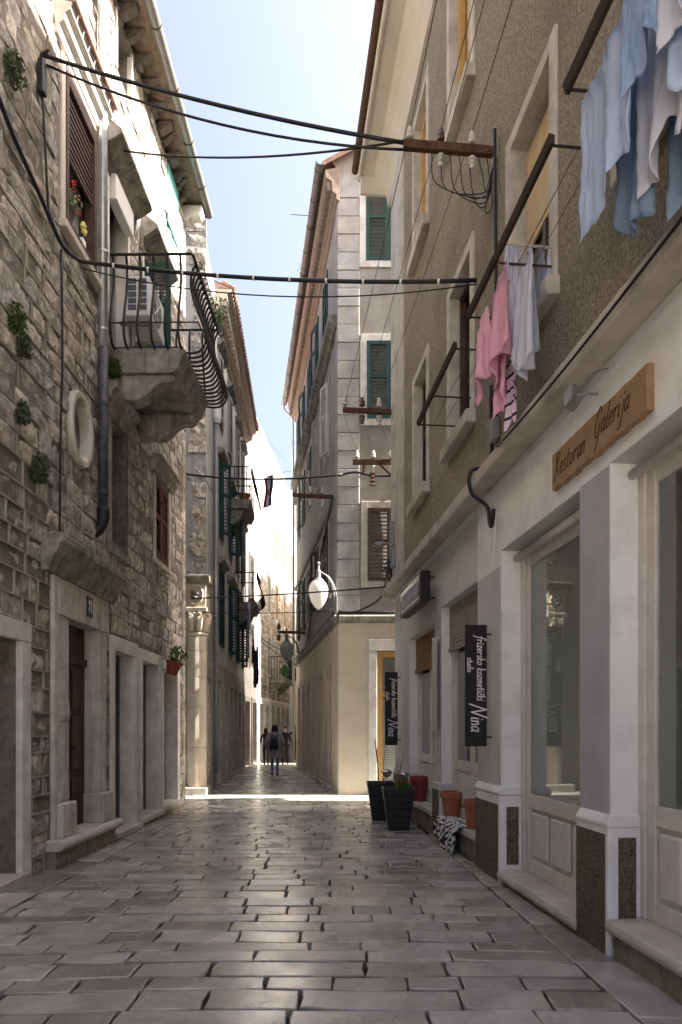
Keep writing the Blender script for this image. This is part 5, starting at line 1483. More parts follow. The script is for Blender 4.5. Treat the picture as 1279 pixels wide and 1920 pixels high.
# ================================================================== insulators, cables, wires
def insulator(c, m, parent, flip=1, sc=1.0):
    z = lambda v: v * flip * sc
    MB().tube([(c[0], c[1], c[2] - z(.02)), (c[0], c[1], c[2] + z(.05))], .009, 5).build('pin', RUST, parent)
    MB().lathe(c, [(r * sc, z(h)) for r, h in ((.035, .04), (.05, .05), (.052, .075), (.035, .085), (.034, .095), (.045, .105), (.046, .125), (.03, .135), (.028, .15), (.034, .16), (.03, .18), (.008, .185))], 12).build('insulator', m, parent, smooth=False)
def bracket(fr, s, z, o0, o1, label, tops, unders, sc=1.0):
    t = thing('insulator_bracket', label, 'wire bracket', fr.w(s, o0, z), 'rusty wire brackets')
    MB().box(fr, s - .035, s + .035, o0, o1, z - .045, z + .045).build('bar', RUST, t, bev=.005)
    bx('wall_plate', CONC, t, fr, s - .07, s + .07, o0, o0 + .03, z - .11, z + .11)
    for o, mm in tops: insulator(fr.w(s, o, z + .04), mm, t, 1, sc)
    for o, mm in unders: insulator(fr.w(s, o, z - .04), mm, t, -1, sc)
    return t
bracket(RF, 7.42, 7.76, 0, 1.0, 'long rusty bracket with insulators on the pebble-dash between the windows', ((.93, CERAMIC), (.6, CERAMICB), (.26, CERAMIC)), ((.6, CERAMIC), (.26, CERAMIC)), .85)
bracket(RF, 13.7, 7.84, .03, 1.02, 'rusty bracket with insulators at the pale house corner strip', ((.98, CERAMIC), (.64, CERAMICB), (.3, CERAMIC)), ((.64, CERAMICB), (.3, CERAMIC)), 1.2)
bb = thing('insulator_bracket', 'rusty bar with white insulators and a strut on the grey quoined front', 'wire bracket', CFF.w(.5, .2, 7.7), 'rusty wire brackets')
MB().box(CFF, .33, 1.28, .62, .69, 7.66, 7.77).build('bar', RUST, bb, bev=.005)
MB().tube([CFF.w(.95, .62, 7.68), CFF.w(1.5, .02, 7.4)], .035, 4).build('strut', RUST, bb)
MB().tube([CFF.w(.6, .62, 7.7), CFF.w(.6, .0, 7.7)], .03, 4).build('strut', RUST, bb)
for x in (.42, .8, 1.2): insulator(CFF.w(x, .655, 7.76), CERAMIC, bb, 1, 1.2)
for x in (.8, 1.2): insulator(CFF.w(x, .655, 7.67), CERAMIC, bb, -1, 1.0)
for i in range(4): MB().lathe(CFF.w(.78, .66, 7.15 + i * .09), [(.03, 0), (.075, .03), (.03, .07)], 10).build('disc_insulator', CERAMICB, bb)
bracket(CF, 17.3, 7.36, .03, 1.05, 'rusty bracket on the lane side of the corner house', ((.98, CERAMIC), (.6, CERAMIC), (.3, CERAMIC)), ((.98, CERAMIC), (.6, CERAMIC), (.3, CERAMIC)), 1.1)
bracket(CF, 24.0, 4.9, .03, 1.0, 'thin rusty bracket over the shaded far lane', ((.98, CERAMICB), (.1, CERAMICB)), ((.98, CERAMICB), (.3, CERAMICB)), 1.4)

def cable(pts, r, label, m=CABLE, n=6, group='cables across the street', name='overhead_cable'):
    return MB().tube(pts, r, n).build(name, m, smooth=True, fix=False, label=label, cat='cable', group=group)
WL = lambda s, z, o=.06: LF.w(s, o, z)
BR = lambda o, dz=0: RF.w(7.42, o, 7.76 + dz)
c = cable(sag(WL(7.63, 9.0), BR(.98, .02), .08), .021, 'thick black cable from the wall hook to the long rusty bracket')
MB().tube([WL(7.63, 9.0), WL(7.62, 9.05, .12), WL(7.62, 9.0, .04), WL(7.62, 8.7, .03)], .02, 6).build('loop', CABLE, c, smooth=True)
cable(sag(WL(7.66, 8.93), BR(.96, -.05), .2), .014, 'thinner black cable hanging just under the thick one')
cable(sag(LF.w(9.75, .2, 9.72), BR(.97, .05), .14), .013, 'black cable from the slab hood to the long rusty bracket')
wb1 = MB().box(LF, 7.56, 7.66, .02, .09, 8.55, 8.92).build('cable_box', CABLE, bev=.01, label='black cable joint box on the stone wall below the cable hook', cat='box')
MB().tube([LF.w(7.62, .05, 8.56), LF.w(7.66, .05, 8.3), LF.w(7.78, .05, 7.35)], .014, 6).build('lead', CABLE, wb1)
P = [LF.w(6.6, .06, 7.68), LF.w(7.0, .06, 7.52), LF.w(7.6, .06, 7.38), LF.w(8.1, .07, 7.24), LF.w(8.5, .12, 7.32)]
bnd = cable(smoothpts(P, 5) + sag(LF.w(8.5, .12, 7.32), RF.w(7.95, .05, 6.73), .10)[1:], .024, 'black bundled cable crossing in front of the balcony railing')
A0, B0 = LF.w(8.5, .12, 7.32), RF.w(7.95, .05, 6.73)
for i in range(1, 11):
    t_ = i / 11; p = A0.lerp(B0, t_) - Vector((0, 0, .1 * 4 * t_ * (1 - t_))); d = (B0 - A0).normalized()
    MB().tube([p - d * .012, p + d * .012], .028, 8).build('tie', WHITES, bnd)
cable(sag(LF.w(8.6, .1, 7.3), RF.w(7.97, .05, 6.7), .24), .008, 'thin black wire under the bundled cable', n=5)
MB().tube(smoothpts([LF.w(8.12, .05, 7.2), LF.w(8.15, .05, 6.0), LF.w(8.1, .05, 5.0), LF.w(8.05, .06, 3.82)], 4), .014, 6).build('wall_cable', CABLE, smooth=True, label='black cable running down the stone wall past the oval window', cat='cable')
c4 = cable(sag(Vector((-3.75, 16.8, 7.75)), CFF.w(.1, .15, 7.62), .12), .024, 'black cable from the alley corner to the quoined front')
MB().tube(smoothpts([Vector((-3.4, 16.85, 7.72)), Vector((-3.3, 16.8, 7.65)), Vector((-3.2, 16.8, 7.45)), Vector((-3.1, 16.8, 7.3))], 4), .012, 5).build('loose_end', GREYCABLE, c4)
MB().tube(smoothpts([CFF.w(.0, .12, 7.6), CFF.w(.4, .12, 7.68), CFF.w(.9, .1, 7.6), CFF.w(1.9, .1, 7.62)], 4), .03, 6).build('wall_cable', CABLE, smooth=True, label='black cable bundle along the grey quoined front', cat='cable')
cable(sag(Vector((-3.75, 16.72, 4.72)), RF.w(13.85, .1, 4.42), .03), .016, 'black cable crossing at lamp height from column to house corner')
cable(sag(Vector((-3.75, 16.6, 4.38)), CFF.w(-.02, .1, 4.4), .05), .009, 'thin wire at capital height from the column to the cream corner', n=5)
MB().tube(smoothpts([CFF.w(0, .13, 4.38), CFF.w(.35, .13, 4.36), CFF.w(.75, .2, 4.5), CFF.w(1.0, .9, 4.62), RF.w(13.85, .12, 4.72)], 5), .022, 6).build('wall_cable', CABLE, smooth=True, label='sagging black cable knot between the street lamp and house corner', cat='cable')
MB().tube([CFF.w(.0, .13, 4.34), CFF.w(2.2, .13, 4.34)], .035, 8).build('conduit', CABLE, smooth=True, label='black conduit lying on the ledge beside the street lamp', cat='conduit')
tg = MB(); kr = random.Random(12)
for i in range(9):
    c0 = RF.w(13.75, .12, 4.75)
    tg.tube(smoothpts([c0 + Vector((kr.gauss(0, .09), kr.gauss(0, .05), kr.gauss(0, .10))) for _ in range(5)], 4), .008, 5)
tg.build('cable_tangle', CABLE, smooth=True, fix=False, label='tangle of thin black cables at the house corner', cat='cable')
# bare wires between the brackets, running on over the near windows
for i, (o, lab) in enumerate(((.98, 'outermost'), (.64, 'middle'), (.30, 'innermost'))):
    o1 = (.93, .6, .26)[i]
    cable(sag(RF.w(13.7, o, 8.0), RF.w(7.42, o1, 7.95), .05) + sag(RF.w(7.42, o1, 7.95), RF.w(1.0, o1, 8.6), .05)[1:], .0045, lab + ' thin bare wire strung over the insulator brackets', CABLE, 4, 'bare wires over the brackets')
    cable(sag(RF.w(13.7, o, 7.72), CFF.w((.42, .8, 1.2)[i], .655, 8.0), .03), .004, lab + ' short bare wire from the corner bracket to the quoined front', CABLE, 4, 'bare wires over the brackets')
cable(sag(RF.w(7.42, .6, 7.6), RF.w(1.0, .62, 8.2), .06), .004, 'lower bare wire under the insulator bracket', CABLE, 4, 'bare wires over the brackets')
lw_ = MB(); kr = random.Random(2)
for i in range(7):
    o0 = .1 + .1 * i
    lw_.tube(smoothpts([RF.w(7.42, o0, 7.72), RF.w(7.42, o0 - .06, 7.5 - kr.uniform(0, .3)), RF.w(7.40, .12, 7.35 - kr.uniform(0, .25)), RF.w(7.42, .03, 7.6)], 5), .006, 5)
lw_.build('wire_loops', CABLE, smooth=True, fix=False, label='loose loops of thin cable hanging under the long rusty bracket', cat='cable')
MB().tube(smoothpts([RF.w(7.3, .05, 7.9), RF.w(7.32, .04, 7.3), RF.w(7.33, .03, 6.2), RF.w(7.32, .03, 4.86)], 4), .018, 6).build('wall_cable', CABLE, smooth=True, label='black cable down the pebble-dash beside the pink laundry window', cat='cable')
MB().tube(smoothpts([RF.w(7.5, .03, 5.3), RF.w(7.5, .03, 4.5), RF.w(7.52, .24, 4.38), RF.w(7.52, .24, 4.15), RF.w(7.45, .09, 3.98), RF.w(7.36, .09, 3.8), RF.w(7.3, .09, 3.72), RF.w(7.24, .09, 3.78), RF.w(7.22, .09, 3.88)], 5), .022, 8).build('cable_hook', CABLE, smooth=True, label='thick black cable ending in a hook over the white pillar', cat='cable')
MB().tube(smoothpts([RF.w(7.24, .06, 3.85), RF.w(7.3, .06, 3.5), RF.w(7.33, .06, 3.38), RF.w(7.22, .06, 3.33)], 5), .007, 5).build('white_lead', WHITES, smooth=True, label='thin white wire below the hooked cable on the shop corner', cat='cable')
MB().tube(smoothpts([RF.w(7.2, .05, 4.62), RF.w(6.6, .23, 4.30), RF.w(5, .23, 4.25), RF.w(3, .225, 4.3)], 6), .010, 5).build('wall_cable', CABLE, smooth=True, label='thin black cable along the ledge above the wooden sign', cat='cable')
cable(sag(L2F.w(25.0, .1, 5.4), CF.w(27.0, .1, 4.4), .15), .012, 'black wire across the shaded far lane', n=5)
cable(sag(L2F.w(23.0, .1, 5.2), CF.w(26.0, .1, 3.9), .12), .012, 'lower black wire across the shaded far lane', n=5)
cable(sag(L2F.w(26.0, .4, 13.3), CF.w(28.4, .4, 12.5), .1), .006, 'thin wire high between the red roof and the grey gutter', n=4)

# flag on a line over the far lane
fg = thing('flag', 'red, white and blue flag with chequered shield hanging over the far lane', 'flag', L2F.w(25.5, 1.2, 9.3))
fp = L2F.w(25.4, 1.05, 0)
nu, nv = 12, 18
for k, mm in enumerate((CLOTH_R, CLOTH_W, CLOTH_K)):
    m = MB(); V = []
    for j in range(nv + 1):
        for i in range(nu // 3 + 1):
            u = (k * 4 + i) / nu; v = j / nv
            wdt = .34 * (1 - .25 * math.sin(v * PI) * .6)
            V.append((fp.x + (u - .5) * wdt + .03 * math.sin(v * 5), fp.y + .05 * math.sin(u * 9 + v * 3), 10.85 - v * 1.15 - .05 * math.cos(u * PI)))
    q = nu // 3 + 1
    m.add(V, [(j * q + i, j * q + i + 1, (j + 1) * q + i + 1, (j + 1) * q + i) for j in range(nv) for i in range(nu // 3)])
    m.build('stripe', mm, fg, smooth=True, fix=False, solid=.004)
m = MB()
for i in range(4):
    for j in range(4):
        if (i + j) % 2 == 0: m.box(WF, fp.x - .09 + i * .045, fp.x - .045 + i * .045, fp.y - .075, fp.y - .065, 10.12 + j * .055, 10.175 + j * .055)
m.build('shield_checks', CLOTH_R, fg)
MB().tube(sag(L2F.w(25.4, .05, 10.95), CF.w(25.4, .05, 11.1), .1), .007, 4).build('flag_line', CABLE, fg)

# ================================================================== laundry
def cloth(a, b, drop, m, label, cat, amp=.035, folds=3.0, gather=.12, hem=.06, seed=0, group=None, name='hanging_cloth', lean=0.0, nu=30, nv=22, pinch=None):
    a, b = Vector(a), Vector(b)
    rr = random.Random(seed); ph = rr.uniform(0, 6)
    d = (b - a); nrm = Vector((d.y, -d.x, 0)).normalized()
    V = []
    for j in range(nv + 1):
        v = j / nv
        for i in range(nu + 1):
            u = i / nu
            uc = .5 + (u - .5) * (1 - gather * (v if gather > 0 else (1 - v) * -1))
            top = .03 * math.sin(PI * ((u * 2) % 1)) if pinch else 0
            L_ = drop * (1 + hem * math.sin(u * 4.3 + ph) + hem * .6 * math.sin(u * 11 + ph * 2))
            off = amp * (.25 + .95 * v) * (math.sin(u * folds * 2 * PI + ph + v * .6) + .35 * math.sin(u * folds * 4.6 * PI + ph * 1.7))
            off += .014 * noise.noise(Vector((u * 7 + seed * 3, v * 6, 1))) + .007 * noise.noise(Vector((u * 17, v * 13 + seed, 4)))
            p = a + d * uc + nrm * (off + lean * v) + Vector((0, 0, -top - v * L_ + .012 * noise.noise(Vector((u * 6 + seed, v * 5, seed)))))
            V.append(p)
    mb = MB(); q = nu + 1
    mb.add(V, [(j * q + i, j * q + i + 1, (j + 1) * q + i + 1, (j + 1) * q + i) for j in range(nv) for i in range(nu)])
    return mb.build(name, m, smooth=True, fix=False, solid=.004, label=label, cat=cat, group=group)
def rack(s0, s1, o, z, label):
    RK = mat('dark_rack_iron', (.025, .016, .012), (.05, .032, .024), 16, .8, .2, 70)
    t = thing('laundry_rack', label, 'laundry rack', RF.w(s0, 0, z), 'iron laundry racks under the windows')
    MB().prof_s(RF, [(o - .02, z - .03), (o + .008, z - .03), (o + .024, z + .02), (o + .02, z + .04), (o - .02, z + .03)], s0, s1).build('front_bar', RK, t, bev=.004)
    for s in (s0 + .03, s1 - .03, s1 - .8): MB().tube([RF.w(s, 0, z - .02), RF.w(s, o, z - .02)], .01, 5).build('arm', RK, t)
    for k in (.35, .62): MB().tube([RF.w(s0 + .04, o * k, z - .02), RF.w(s1 - .04, o * k, z - .02)], .004, 4).build('line', GREYCABLE, t)
    return t
rack(2.0, 4.12, .66, 5.33, 'iron laundry rack holding the blue laundry')
rack(4.66, 6.66, .52, 5.52, 'iron laundry rack holding the pink laundry')
rack(7.2, 9.06, .5, 5.55, 'empty iron laundry rack below the middle window')
G1 = 'laundry on the rack at the picture edge window'
ln = lambda s, o=.56, z=5.27: RF.w(s, o, z)
def hang(s0, s1, drop, m, label, cat, seed, o=.56, **k):
    cloth(ln(s0, o), ln(s1, o), drop, m, label, cat, seed=seed, group=G1, **k)
hang(4.12, 3.80, .80, CLOTH_B, 'light blue towel at the rack end of the blue laundry', 'towel', 1, folds=.9, amp=.014, gather=.05, hem=.03)
hang(3.84, 3.50, .68, CLOTH_B, 'light blue towel with pinched lower corner in the blue laundry', 'towel', 2, .58, folds=1.1, amp=.02, gather=.25, hem=.06)
hang(3.56, 3.24, .46, CLOTH_B2, 'short fluffy blue towel in the blue laundry', 'towel', 3, .60, folds=1.1, amp=.022, hem=.12, gather=.1)
hang(3.27, 2.92, .50, CLOTH_W, 'pale lilac white shirt in the blue laundry', 'shirt', 4, .57, folds=1.5, amp=.03, hem=.12)
hang(2.96, 2.5, .60, CLOTH_W, 'white sheet beside the pale lilac shirt', 'sheet', 5, .56, folds=2, amp=.03, hem=.1)
hang(4.02, 3.62, .93, CLOTH_D, 'dusty blue shirt hanging lowest behind the light blue towels', 'shirt', 6, .42, folds=2, amp=.025, gather=.1)
hang(3.70, 3.28, .84, CLOTH_W, 'translucent white shirt behind the pinched towel', 'shirt', 7, .44, folds=1.8, amp=.035, hem=.12, gather=.05)
hang(3.64, 3.32, .98, CLOTH_D, 'dusty blue cloth close to the wall', 'cloth', 8, .30, folds=1.4, amp=.025)
hang(3.42, 2.95, .90, CLOTH_L, 'greyish lilac cloth behind the white shirt', 'cloth', 10, .36, folds=2, amp=.035, hem=.12)
hang(3.05, 2.6, .80, CLOTH_D, 'blue grey sheet behind the white sheet', 'sheet', 9, .40, folds=2, amp=.03, hem=.1)
hang(3.34, 3.0, .66, CLOTH_B, 'pale blue shirt between the fluffy towel and the lilac shirt', 'shirt', 22, .50, folds=1.6, amp=.03, hem=.1)
G2 = 'laundry on the rack with the pink sweater'
lp = lambda s, o=.50, z=5.49: RF.w(s, o, z)
cloth(lp(6.66, .46, 5.28), lp(6.20, .46, 5.42), .62, CLOTH_P, 'pink sweater hanging at the far end of the rack', 'sweater', seed=11, group=G2, folds=1.3, amp=.04, gather=-.35, hem=.08)
cloth(lp(6.34, .42, 5.42), lp(5.72, .42, 5.56), .76, CLOTH_P, 'wide pink sweater on the rack beside white shirts', 'sweater', seed=12, group=G2, folds=1.8, amp=.05, gather=-.35, hem=.08)
cloth(lp(6.40, .34, 5.1), lp(6.06, .34, 5.1), .62, CLOTH_P, 'pink trouser leg hanging below the pink sweaters', 'trousers', seed=13, group=G2, folds=1, amp=.03, hem=.12, gather=.3)
cloth(lp(6.26, .28, 5.0), lp(5.98, .28, 5.0), .66, STRIPEW, 'white top with dark stripes below the pink laundry', 'shirt', seed=14, group=G2, folds=1, amp=.02, hem=.12, gather=.2)
AR = lambda o, z=5.66: RF.w(5.88, o, z)
tr_ = thing('laundry_rod', 'pale rod standing out from the window with small white laundry', 'rod', RF.w(5.88, 0, 5.68))
MB().tube([RF.w(5.88, .0, 5.67), RF.w(5.88, .44, 5.68)], .012, 6).build('rod', CONC, tr_)
cloth(AR(.44), AR(.34), .26, CLOTH_W, 'small bunched white top at the outer end of the pale rod', 'top', seed=15, group=G2, folds=1, amp=.02, gather=-.4)
cloth(AR(.42), AR(.24), .84, CLOTH_W, 'long white shirt on the pale rod next to pink', 'shirt', seed=16, group=G2, folds=1.5, amp=.03, gather=-.75)
cloth(AR(.29), AR(.12), .84, CLOTH_W, 'long white shirt on the pale rod nearer the wall', 'shirt', seed=17, group=G2, folds=1.4, amp=.03, gather=-.8)
cloth(AR(.17), AR(.05), .40, CLOTH_G, 'short grey top on the pale rod', 'top', seed=18, group=G2, folds=1, amp=.02, gather=-.8)
cloth(AR(.07), AR(.01), .38, CLOTH_W, 'small white top on the pale rod against the wall', 'top', seed=19, group=G2, folds=1, amp=.015, gather=-.7)
cloth(lp(5.86, .33, 5.35), lp(5.5, .33, 5.35), .78, CLOTH_W, 'crumpled white undershirt below the long white shirts', 'shirt', seed=20, group=G2, folds=2.6, amp=.045, hem=.14)
for i, s in enumerate((6.48, 6.2, 5.85)):
    MB().box(RF, s - .008, s + .008, .485, .50, 5.44, 5.52).build('clothes_peg', WOODSIGN, label='wooden clothes peg ' + ('at the sleeve end of the pink laundry', 'between the two pink sweaters', 'where the pink sweater meets white shirts')[i], cat='clothes peg', group='wooden pegs over pink laundry')
# dark laundry in the shaded lane
G3 = 'laundry hung over the shaded lane'
ld = lambda s, z, o=.65: L2F.w(s, o, z)
cloth(ld(23.2, 4.6), ld(23.9, 4.6), .75, CLOTH_R, 'red cloth hanging in the shaded lane', 'cloth', seed=31, group=G3)
cloth(ld(23.9, 4.5, .72), ld(24.8, 4.5, .72), 1.3, CLOTH_K, 'dark blue trousers hanging in the shaded lane', 'trousers', seed=32, group=G3)
cloth(ld(22.6, 4.2, .75), ld(23.4, 4.2, .75), 1.2, CLOTH_K, 'dark blue shirt hanging in the shaded lane', 'shirt', seed=33, group=G3)
cloth(ld(21.2, 5.3), ld(21.5, 5.3), 1.5, CHECKB, 'blue grey striped cloth hanging by the shaded shutters', 'cloth', seed=34, group=G3)
cloth(ld(21.6, 5.9), ld(21.9, 5.9), 1.2, CLOTH_W, 'white cloth hanging by the shaded shutters', 'cloth', seed=35, group=G3)

# small things on the stone house
hp = LF.w(12.5, .2, 2.55)
t = thing('hanging_pot', 'tilted red flower pot with green plant fixed over the shop door', 'flower pot', hp)
ang = .25
ring = []
for r_, h_ in ((.09, 0), (.13, .2), (.15, .205), (.155, .25), (.13, .25)):
    ring.append([hp + Vector((r_ * math.cos(a * PI / 8) + h_ * math.sin(ang), r_ * math.sin(a * PI / 8), h_ * math.cos(ang) - r_ * math.cos(a * PI / 8) * math.sin(ang))) for a in range(16)])
MB().loft(ring).build('pot', REDPOT, t)
m = MB(); foliage(m, hp + Vector((.12, 0, .38)), .17, 150, .04, srnd, .9); m.build('leaves', LEAF, t, fix=False)
MB().tube([hp + Vector((0, 0, .1)), LF.w(12.5, .02, 2.65)], .01, 5).build('bracket', IRON, t)
wp = LF.w(8.42, .03, 7.78)
t = thing('geranium', 'red geranium in a pot on the brown framed window sill', 'flower pot', LF.w(8.44, .01, 7.74))
MB().lathe(LF.w(8.44, .0, 7.742), [(.05, 0), (.075, .12), (.08, .13), (.07, .13)], 12).build('pot', BROWN, t)
m = MB(); foliage(m, LF.w(8.44, .03, 8.0), .13, 130, .032, srnd, 1.2); m.build('leaves', LEAF, t, fix=False)
m = MB()
for q in ((8.42, .08, 8.22), (8.46, .1, 8.07), (8.54, .1, 7.95), (8.40, .09, 8.12)): foliage(m, LF.w(*q), .035, 16, .018, srnd)
m.build('flowers', REDFL, t, fix=False)
t = thing('flower_figure', 'small yellow flower ornament on the brown framed window sill', 'ornament', LF.w(8.85, .0, 7.74))
MB().tube([LF.w(8.85, .0, 7.74), LF.w(8.85, .02, 7.95)], .01, 5).build('stem', GREEN, t)
for k in range(6): MB().ball(LF.w(8.85 + .05 * math.cos(k * PI / 3), .03, 7.97 + .05 * math.sin(k * PI / 3)), .03, 8, 5).build('petal', YELFL, t, smooth=True)
MB().box(LF, 8.8, 8.9, -.02, .04, 7.742, 7.83).build('block', WHITES, t)

# ================================================================== people
def person(name, label, loc, face, sc, bones, radii, cols, extra=None):
    """one continuous skinned body; bones: name -> (point, parent)"""
    x, y, z0 = loc
    ca, sa = math.cos(face), math.sin(face)
    tw = lambda p: Vector((x + sc * (p[0] * ca - p[1] * sa), y + sc * (p[0] * sa + p[1] * ca), z0 + sc * p[2]))
    names = list(bones)
    me = bpy.data.meshes.new('skeleton')
    me.from_pydata([tuple(Vector(bones[n][0])) for n in names], [(names.index(n), names.index(bones[n][1])) for n in names if bones[n][1]], [])
    ob = bpy.data.objects.new('skeleton', me); COL.objects.link(ob)
    sk = ob.modifiers.new('skin', 'SKIN'); sk.use_smooth_shade = True; sk.branch_smoothing = .4
    for i, n in enumerate(names):
        r = radii[n]; me.skin_vertices[0].data[i].radius = r if isinstance(r, tuple) else (r, r)
        me.skin_vertices[0].data[i].use_root = (n == 'pelvis')
    sb = ob.modifiers.new('sub', 'SUBSURF'); sb.levels = 2; sb.render_levels = 2
    dg = bpy.context.evaluated_depsgraph_get()
    ev = ob.evaluated_get(dg); em = bpy.data.meshes.new_from_object(ev)
    root = thing(name, label, 'person', loc, 'people walking in the lane')
    em.name = 'body'
    for m_ in cols['mats']: em.materials.append(m_)
    for p in em.polygons:
        p.material_index = cols['pick'](p.center); p.use_smooth = True
    for v in em.vertices: v.co = tw(v.co) - Vector(loc)
    body = bpy.data.objects.new('body', em); link(body, root, loc)
    bpy.data.objects.remove(ob)
    return root, tw
def base_bones(step, arml, armr):
    B = {'pelvis': ((0, 0, .93), None), 'spine': ((0, 0, 1.12), 'pelvis'), 'chest': ((0, .0, 1.30), 'spine'), 'neckb': ((0, -.01, 1.42), 'chest'), 'neck': ((0, .01, 1.49), 'neckb'), 'head': ((0, .03, 1.57), 'neck'), 'crown': ((0, .02, 1.66), 'head')}
    Rr = {'pelvis': (.15, .11), 'spine': (.125, .095), 'chest': (.15, .105), 'neckb': .075, 'neck': .052, 'head': (.078, .09), 'crown': (.055, .065)}
    for sx, nm, st, arm in ((-1, 'l', step, arml), (1, 'r', -step, armr)):
        B['hip' + nm] = ((sx * .09, 0, .86), 'pelvis'); B['knee' + nm] = ((sx * .095, .06 + st * .5, .49), 'hip' + nm); B['ankle' + nm] = ((sx * .095, st - .02, .09 + (.05 if st < 0 else 0)), 'knee' + nm); B['toe' + nm] = ((sx * .10, st + .13, .035 + (0.01 if st < 0 else 0)), 'ankle' + nm)
        Rr.update({'hip' + nm: .088, 'knee' + nm: .06, 'ankle' + nm: .042, 'toe' + nm: .035})
        B['sh' + nm] = ((sx * .165, 0, 1.39), 'chest'); B['el' + nm] = (arm[0], 'sh' + nm); B['wr' + nm] = (arm[1], 'el' + nm)
        h = Vector(arm[1]); dv = (h - Vector(arm[0])).normalized()
        B['palm' + nm] = (tuple(h + dv * .06), 'wr' + nm)
        Rr.update({'sh' + nm: .062, 'el' + nm: .047, 'wr' + nm: .03, 'palm' + nm: (.032, .02)})
        sd = dv.cross(Vector((1, 0, 0))).normalized()
        for k in range(4):
            B['f%d' % k + nm] = (tuple(h + dv * (.13 + .015 * (k in (1, 2))) + sd * (k - 1.5) * .018 + Vector((-sx * .012, 0, 0))), 'palm' + nm); Rr['f%d' % k + nm] = .008
        B['th' + nm] = (tuple(h + dv * .07 + sd * .045), 'wr' + nm); Rr['th' + nm] = .01
    return B, Rr
# woman walking away, seen from behind
B, Rr = base_bones(.10, ((-.27, -.04, 1.14), (-.28, .12, .98)), ((.27, -.04, 1.14), (.22, .16, 1.05)))
def pick(p):
    if p.z < .13: return 3
    if p.z < .86 and abs(p.x) < .2: return 1
    if p.z > 1.47: return 2
    if p.z < 1.02 and abs(p.x) > .2 and p.y > .14: return 2
    return 0
wloc = (-2.16, 22.6, 0)
sc_w = 1.0
w1, tw = person('person', 'person in grey coat and blue jeans walking away with a backpack', wloc, 0, sc_w, B, Rr, {'mats': [COAT, JEANS, SKIN, BOOT], 'pick': pick})
m = MB(); rings = []
for z, a, b, yo in ((.62, .265, .20, 0), (.66, .27, .205, 0), (.9, .235, .185, 0), (1.12, .205, .165, 0), (1.30, .215, .165, 0), (1.40, .19, .14, 0), (1.455, .11, .10, 0)):
    rings.append([tw((a * math.cos(2 * PI * k / 18) * (1 + .02 * math.sin(k * 5 + z * 9)), yo + b * math.sin(2 * PI * k / 18), z)) for k in range(18)])
m.loft(rings, caps=False); m.build('coat', COAT, w1, smooth=True, solid=.012)
m = MB(); m.lathe(tw((0, -.10, 1.38)), [(.02, -.09), (.12, -.07), (.17, 0), (.14, .07), (.06, .1)], 14, sy=.55); m.build('hood', COAT, w1, smooth=True)
for sx in (-1, 1):
    m = MB().tube(smoothpts([tw((sx * .165, 0, 1.395)), tw((sx * .235, -.03, 1.24)), tw((sx * .272, -.04, 1.13)), tw((sx * .272, .05, 1.06)), tw((sx * (.28 if sx < 0 else .225), .12, .99 if sx < 0 else 1.05))], 3), [.085, .085, .083, .08, .078, .075, .072, .07, .068, .066, .065, .064, .063], 10); m.build('sleeve', COAT, w1, smooth=True)
m = MB(); rings = []
for z, a, b, yo in ((1.36, .125, .03, -.12), (1.42, .12, .06, -.075), (1.5, .108, .085, -.035), (1.58, .102, .105, .0), (1.66, .09, .1, .005), (1.71, .05, .06, .01)):
    rings.append([tw((a * math.cos(2 * PI * k / 14), yo + b * math.sin(2 * PI * k / 14) - .01, z)) for k in range(14)])
m.loft(rings); m.build('hair', HAIR, w1, smooth=True)
bp_ = thing('backpack', 'small dark navy backpack on the back of the person in grey', 'backpack', tw((0, -.22, .95)))
m = MB(); rings = []
for z, a, b in ((.92, .13, .06), (.95, .145, .075), (1.05, .14, .08), (1.18, .115, .07), (1.26, .09, .05), (1.29, .06, .03)):
    rings.append([tw((a * (abs(math.cos(t)) ** .6) * (1 if math.cos(t) > 0 else -1), -.235 + b * (abs(math.sin(t)) ** .6) * (1 if math.sin(t) > 0 else -1), z)) for t in [2 * PI * k / 16 for k in range(16)]])
m.loft(rings); m.build('bag', NAVY, bp_, smooth=True)
MB().box(Frame(tw((0, -.315, 0)), (1, 0, 0), (0, -1, 0)), -.09, .09, -.01, .02, .96, 1.08).build('pocket', NAVY, bp_, bev=.015)
for sx in (-1, 1): MB().tube(smoothpts([tw((sx * .07, -.19, 1.26)), tw((sx * .12, -.12, 1.40)), tw((sx * .13, .02, 1.43))], 4), .016, 6).build('strap', NAVY, bp_)
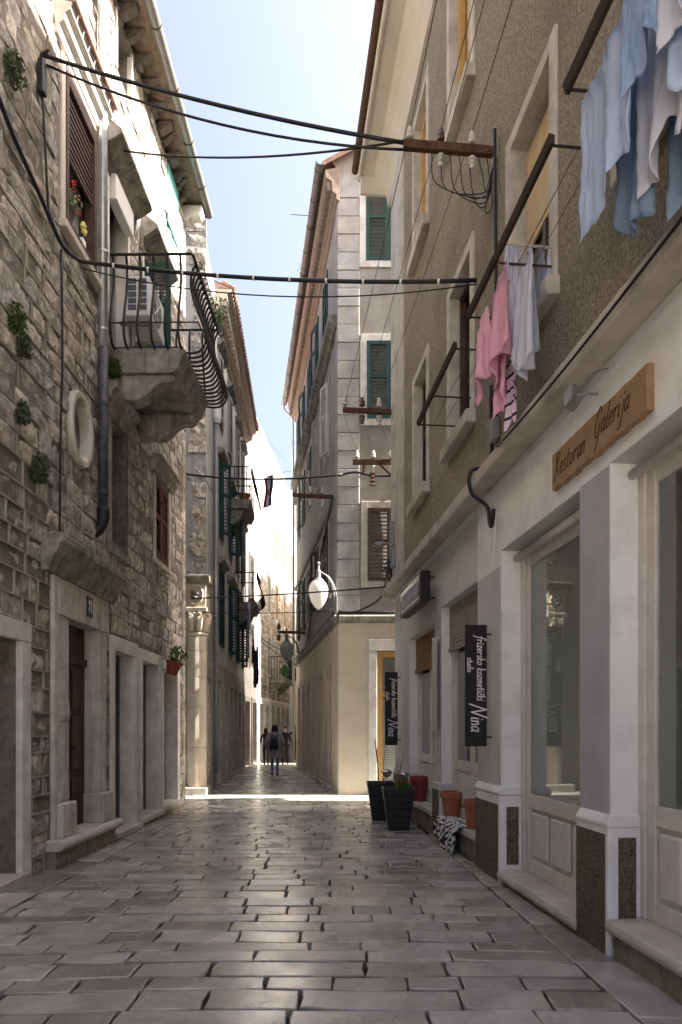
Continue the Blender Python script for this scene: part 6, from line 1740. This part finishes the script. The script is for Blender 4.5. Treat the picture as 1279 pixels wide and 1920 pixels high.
# person in black walking towards the camera
B, Rr = base_bones(-.12, ((-.25, .0, 1.14), (-.24, .05, .93)), ((.25, .0, 1.14), (.24, .05, .93)))
def pick2(p):
    if p.z < .1: return 3
    if p.z < .98 and abs(p.x) < .19: return 1
    if p.z > 1.47 or (p.z < .98 and abs(p.x) >= .19): return 2
    return 0
def face_head(root, tw, hairm, long=True):
    for sx in (-1, 1):
        MB().ball(tw((sx * .03, .112, 1.585)), .011, 8, 5).build('eye', BLACKC, root, smooth=True)
        MB().ball(tw((sx * .082, .03, 1.575)), .02, 8, 5).build('ear', SKIN, root, smooth=True)
    MB().tube([tw((0, .112, 1.59)), tw((0, .132, 1.555)), tw((0, .118, 1.548))], [.008, .013, .01], 6).build('nose', SKIN, root, smooth=True)
    MB().tube([tw((-.022, .112, 1.52)), tw((0, .118, 1.519)), tw((.022, .112, 1.52))], .005, 5).build('mouth', REDC, root)
    m = MB(); rings = []
    for z, a, b, yo in (((1.30, .12, .04, -.08),) if long else ()) + ((1.47, .095, .06, -.05), (1.57, .098, .09, -.02), (1.64, .09, .1, -.005), (1.70, .06, .07, .01), (1.715, .02, .02, .01)):
        rings.append([tw((a * math.cos(2 * PI * k / 14), yo + b * math.sin(2 * PI * k / 14), z)) for k in range(14)])
    m.loft(rings); m.build('hair', hairm, root, smooth=True)
w2, tw2 = person('person', 'person in black top and wide brown trousers walking towards the camera', (-2.43, 30.2, 0), PI, .98, B, Rr, {'mats': [BLACKC, BROWNC, SKIN, BOOT], 'pick': pick2})
face_head(w2, tw2, HAIR)
for sx in (-1, 1):
    st = .12 * sx
    m = MB().tube([tw2((sx * .085, 0, .92)), tw2((sx * .09, .03 + st * .4, .5)), tw2((sx * .095, st - .02, .12))], [.12, .105, .115], 12); m.build('trouser_leg', BROWNC, w2, smooth=True)
# person behind the woman, mostly hidden: legs show
B, Rr = base_bones(.18, ((-.25, -.05, 1.14), (-.25, .02, .92)), ((.25, .03, 1.14), (.25, .1, .93)))
w3, tw3 = person('person', 'person in black mostly hidden behind the grey coat', (-3.2, 29.6, 0), 0, .95, B, Rr, {'mats': [BLACKC, BLACKC, SKIN, BOOT], 'pick': pick2})
face_head(w3, tw3, HAIR)
B, Rr = base_bones(.14, ((-.25, -.05, 1.14), (-.26, .02, .92)), ((.25, .03, 1.14), (.25, .1, .93)))
w4, tw4 = person('person', 'person in maroon top and dark trousers at the far house corner', (-2.42, 36.0, 0), PI, 1.0, B, Rr, {'mats': [REDC, BLACKC, SKIN, BOOT], 'pick': pick2})
face_head(w4, tw4, HAIR, False)
w5, tw5 = person('person', 'person in pale shirt half hidden by the far house corner', (-2.05, 36.3, 0), PI, 1.0, B, Rr, {'mats': [CLOTH_W, BLACKC, SKIN, BOOT], 'pick': pick2})
face_head(w5, tw5, HAIR, False)
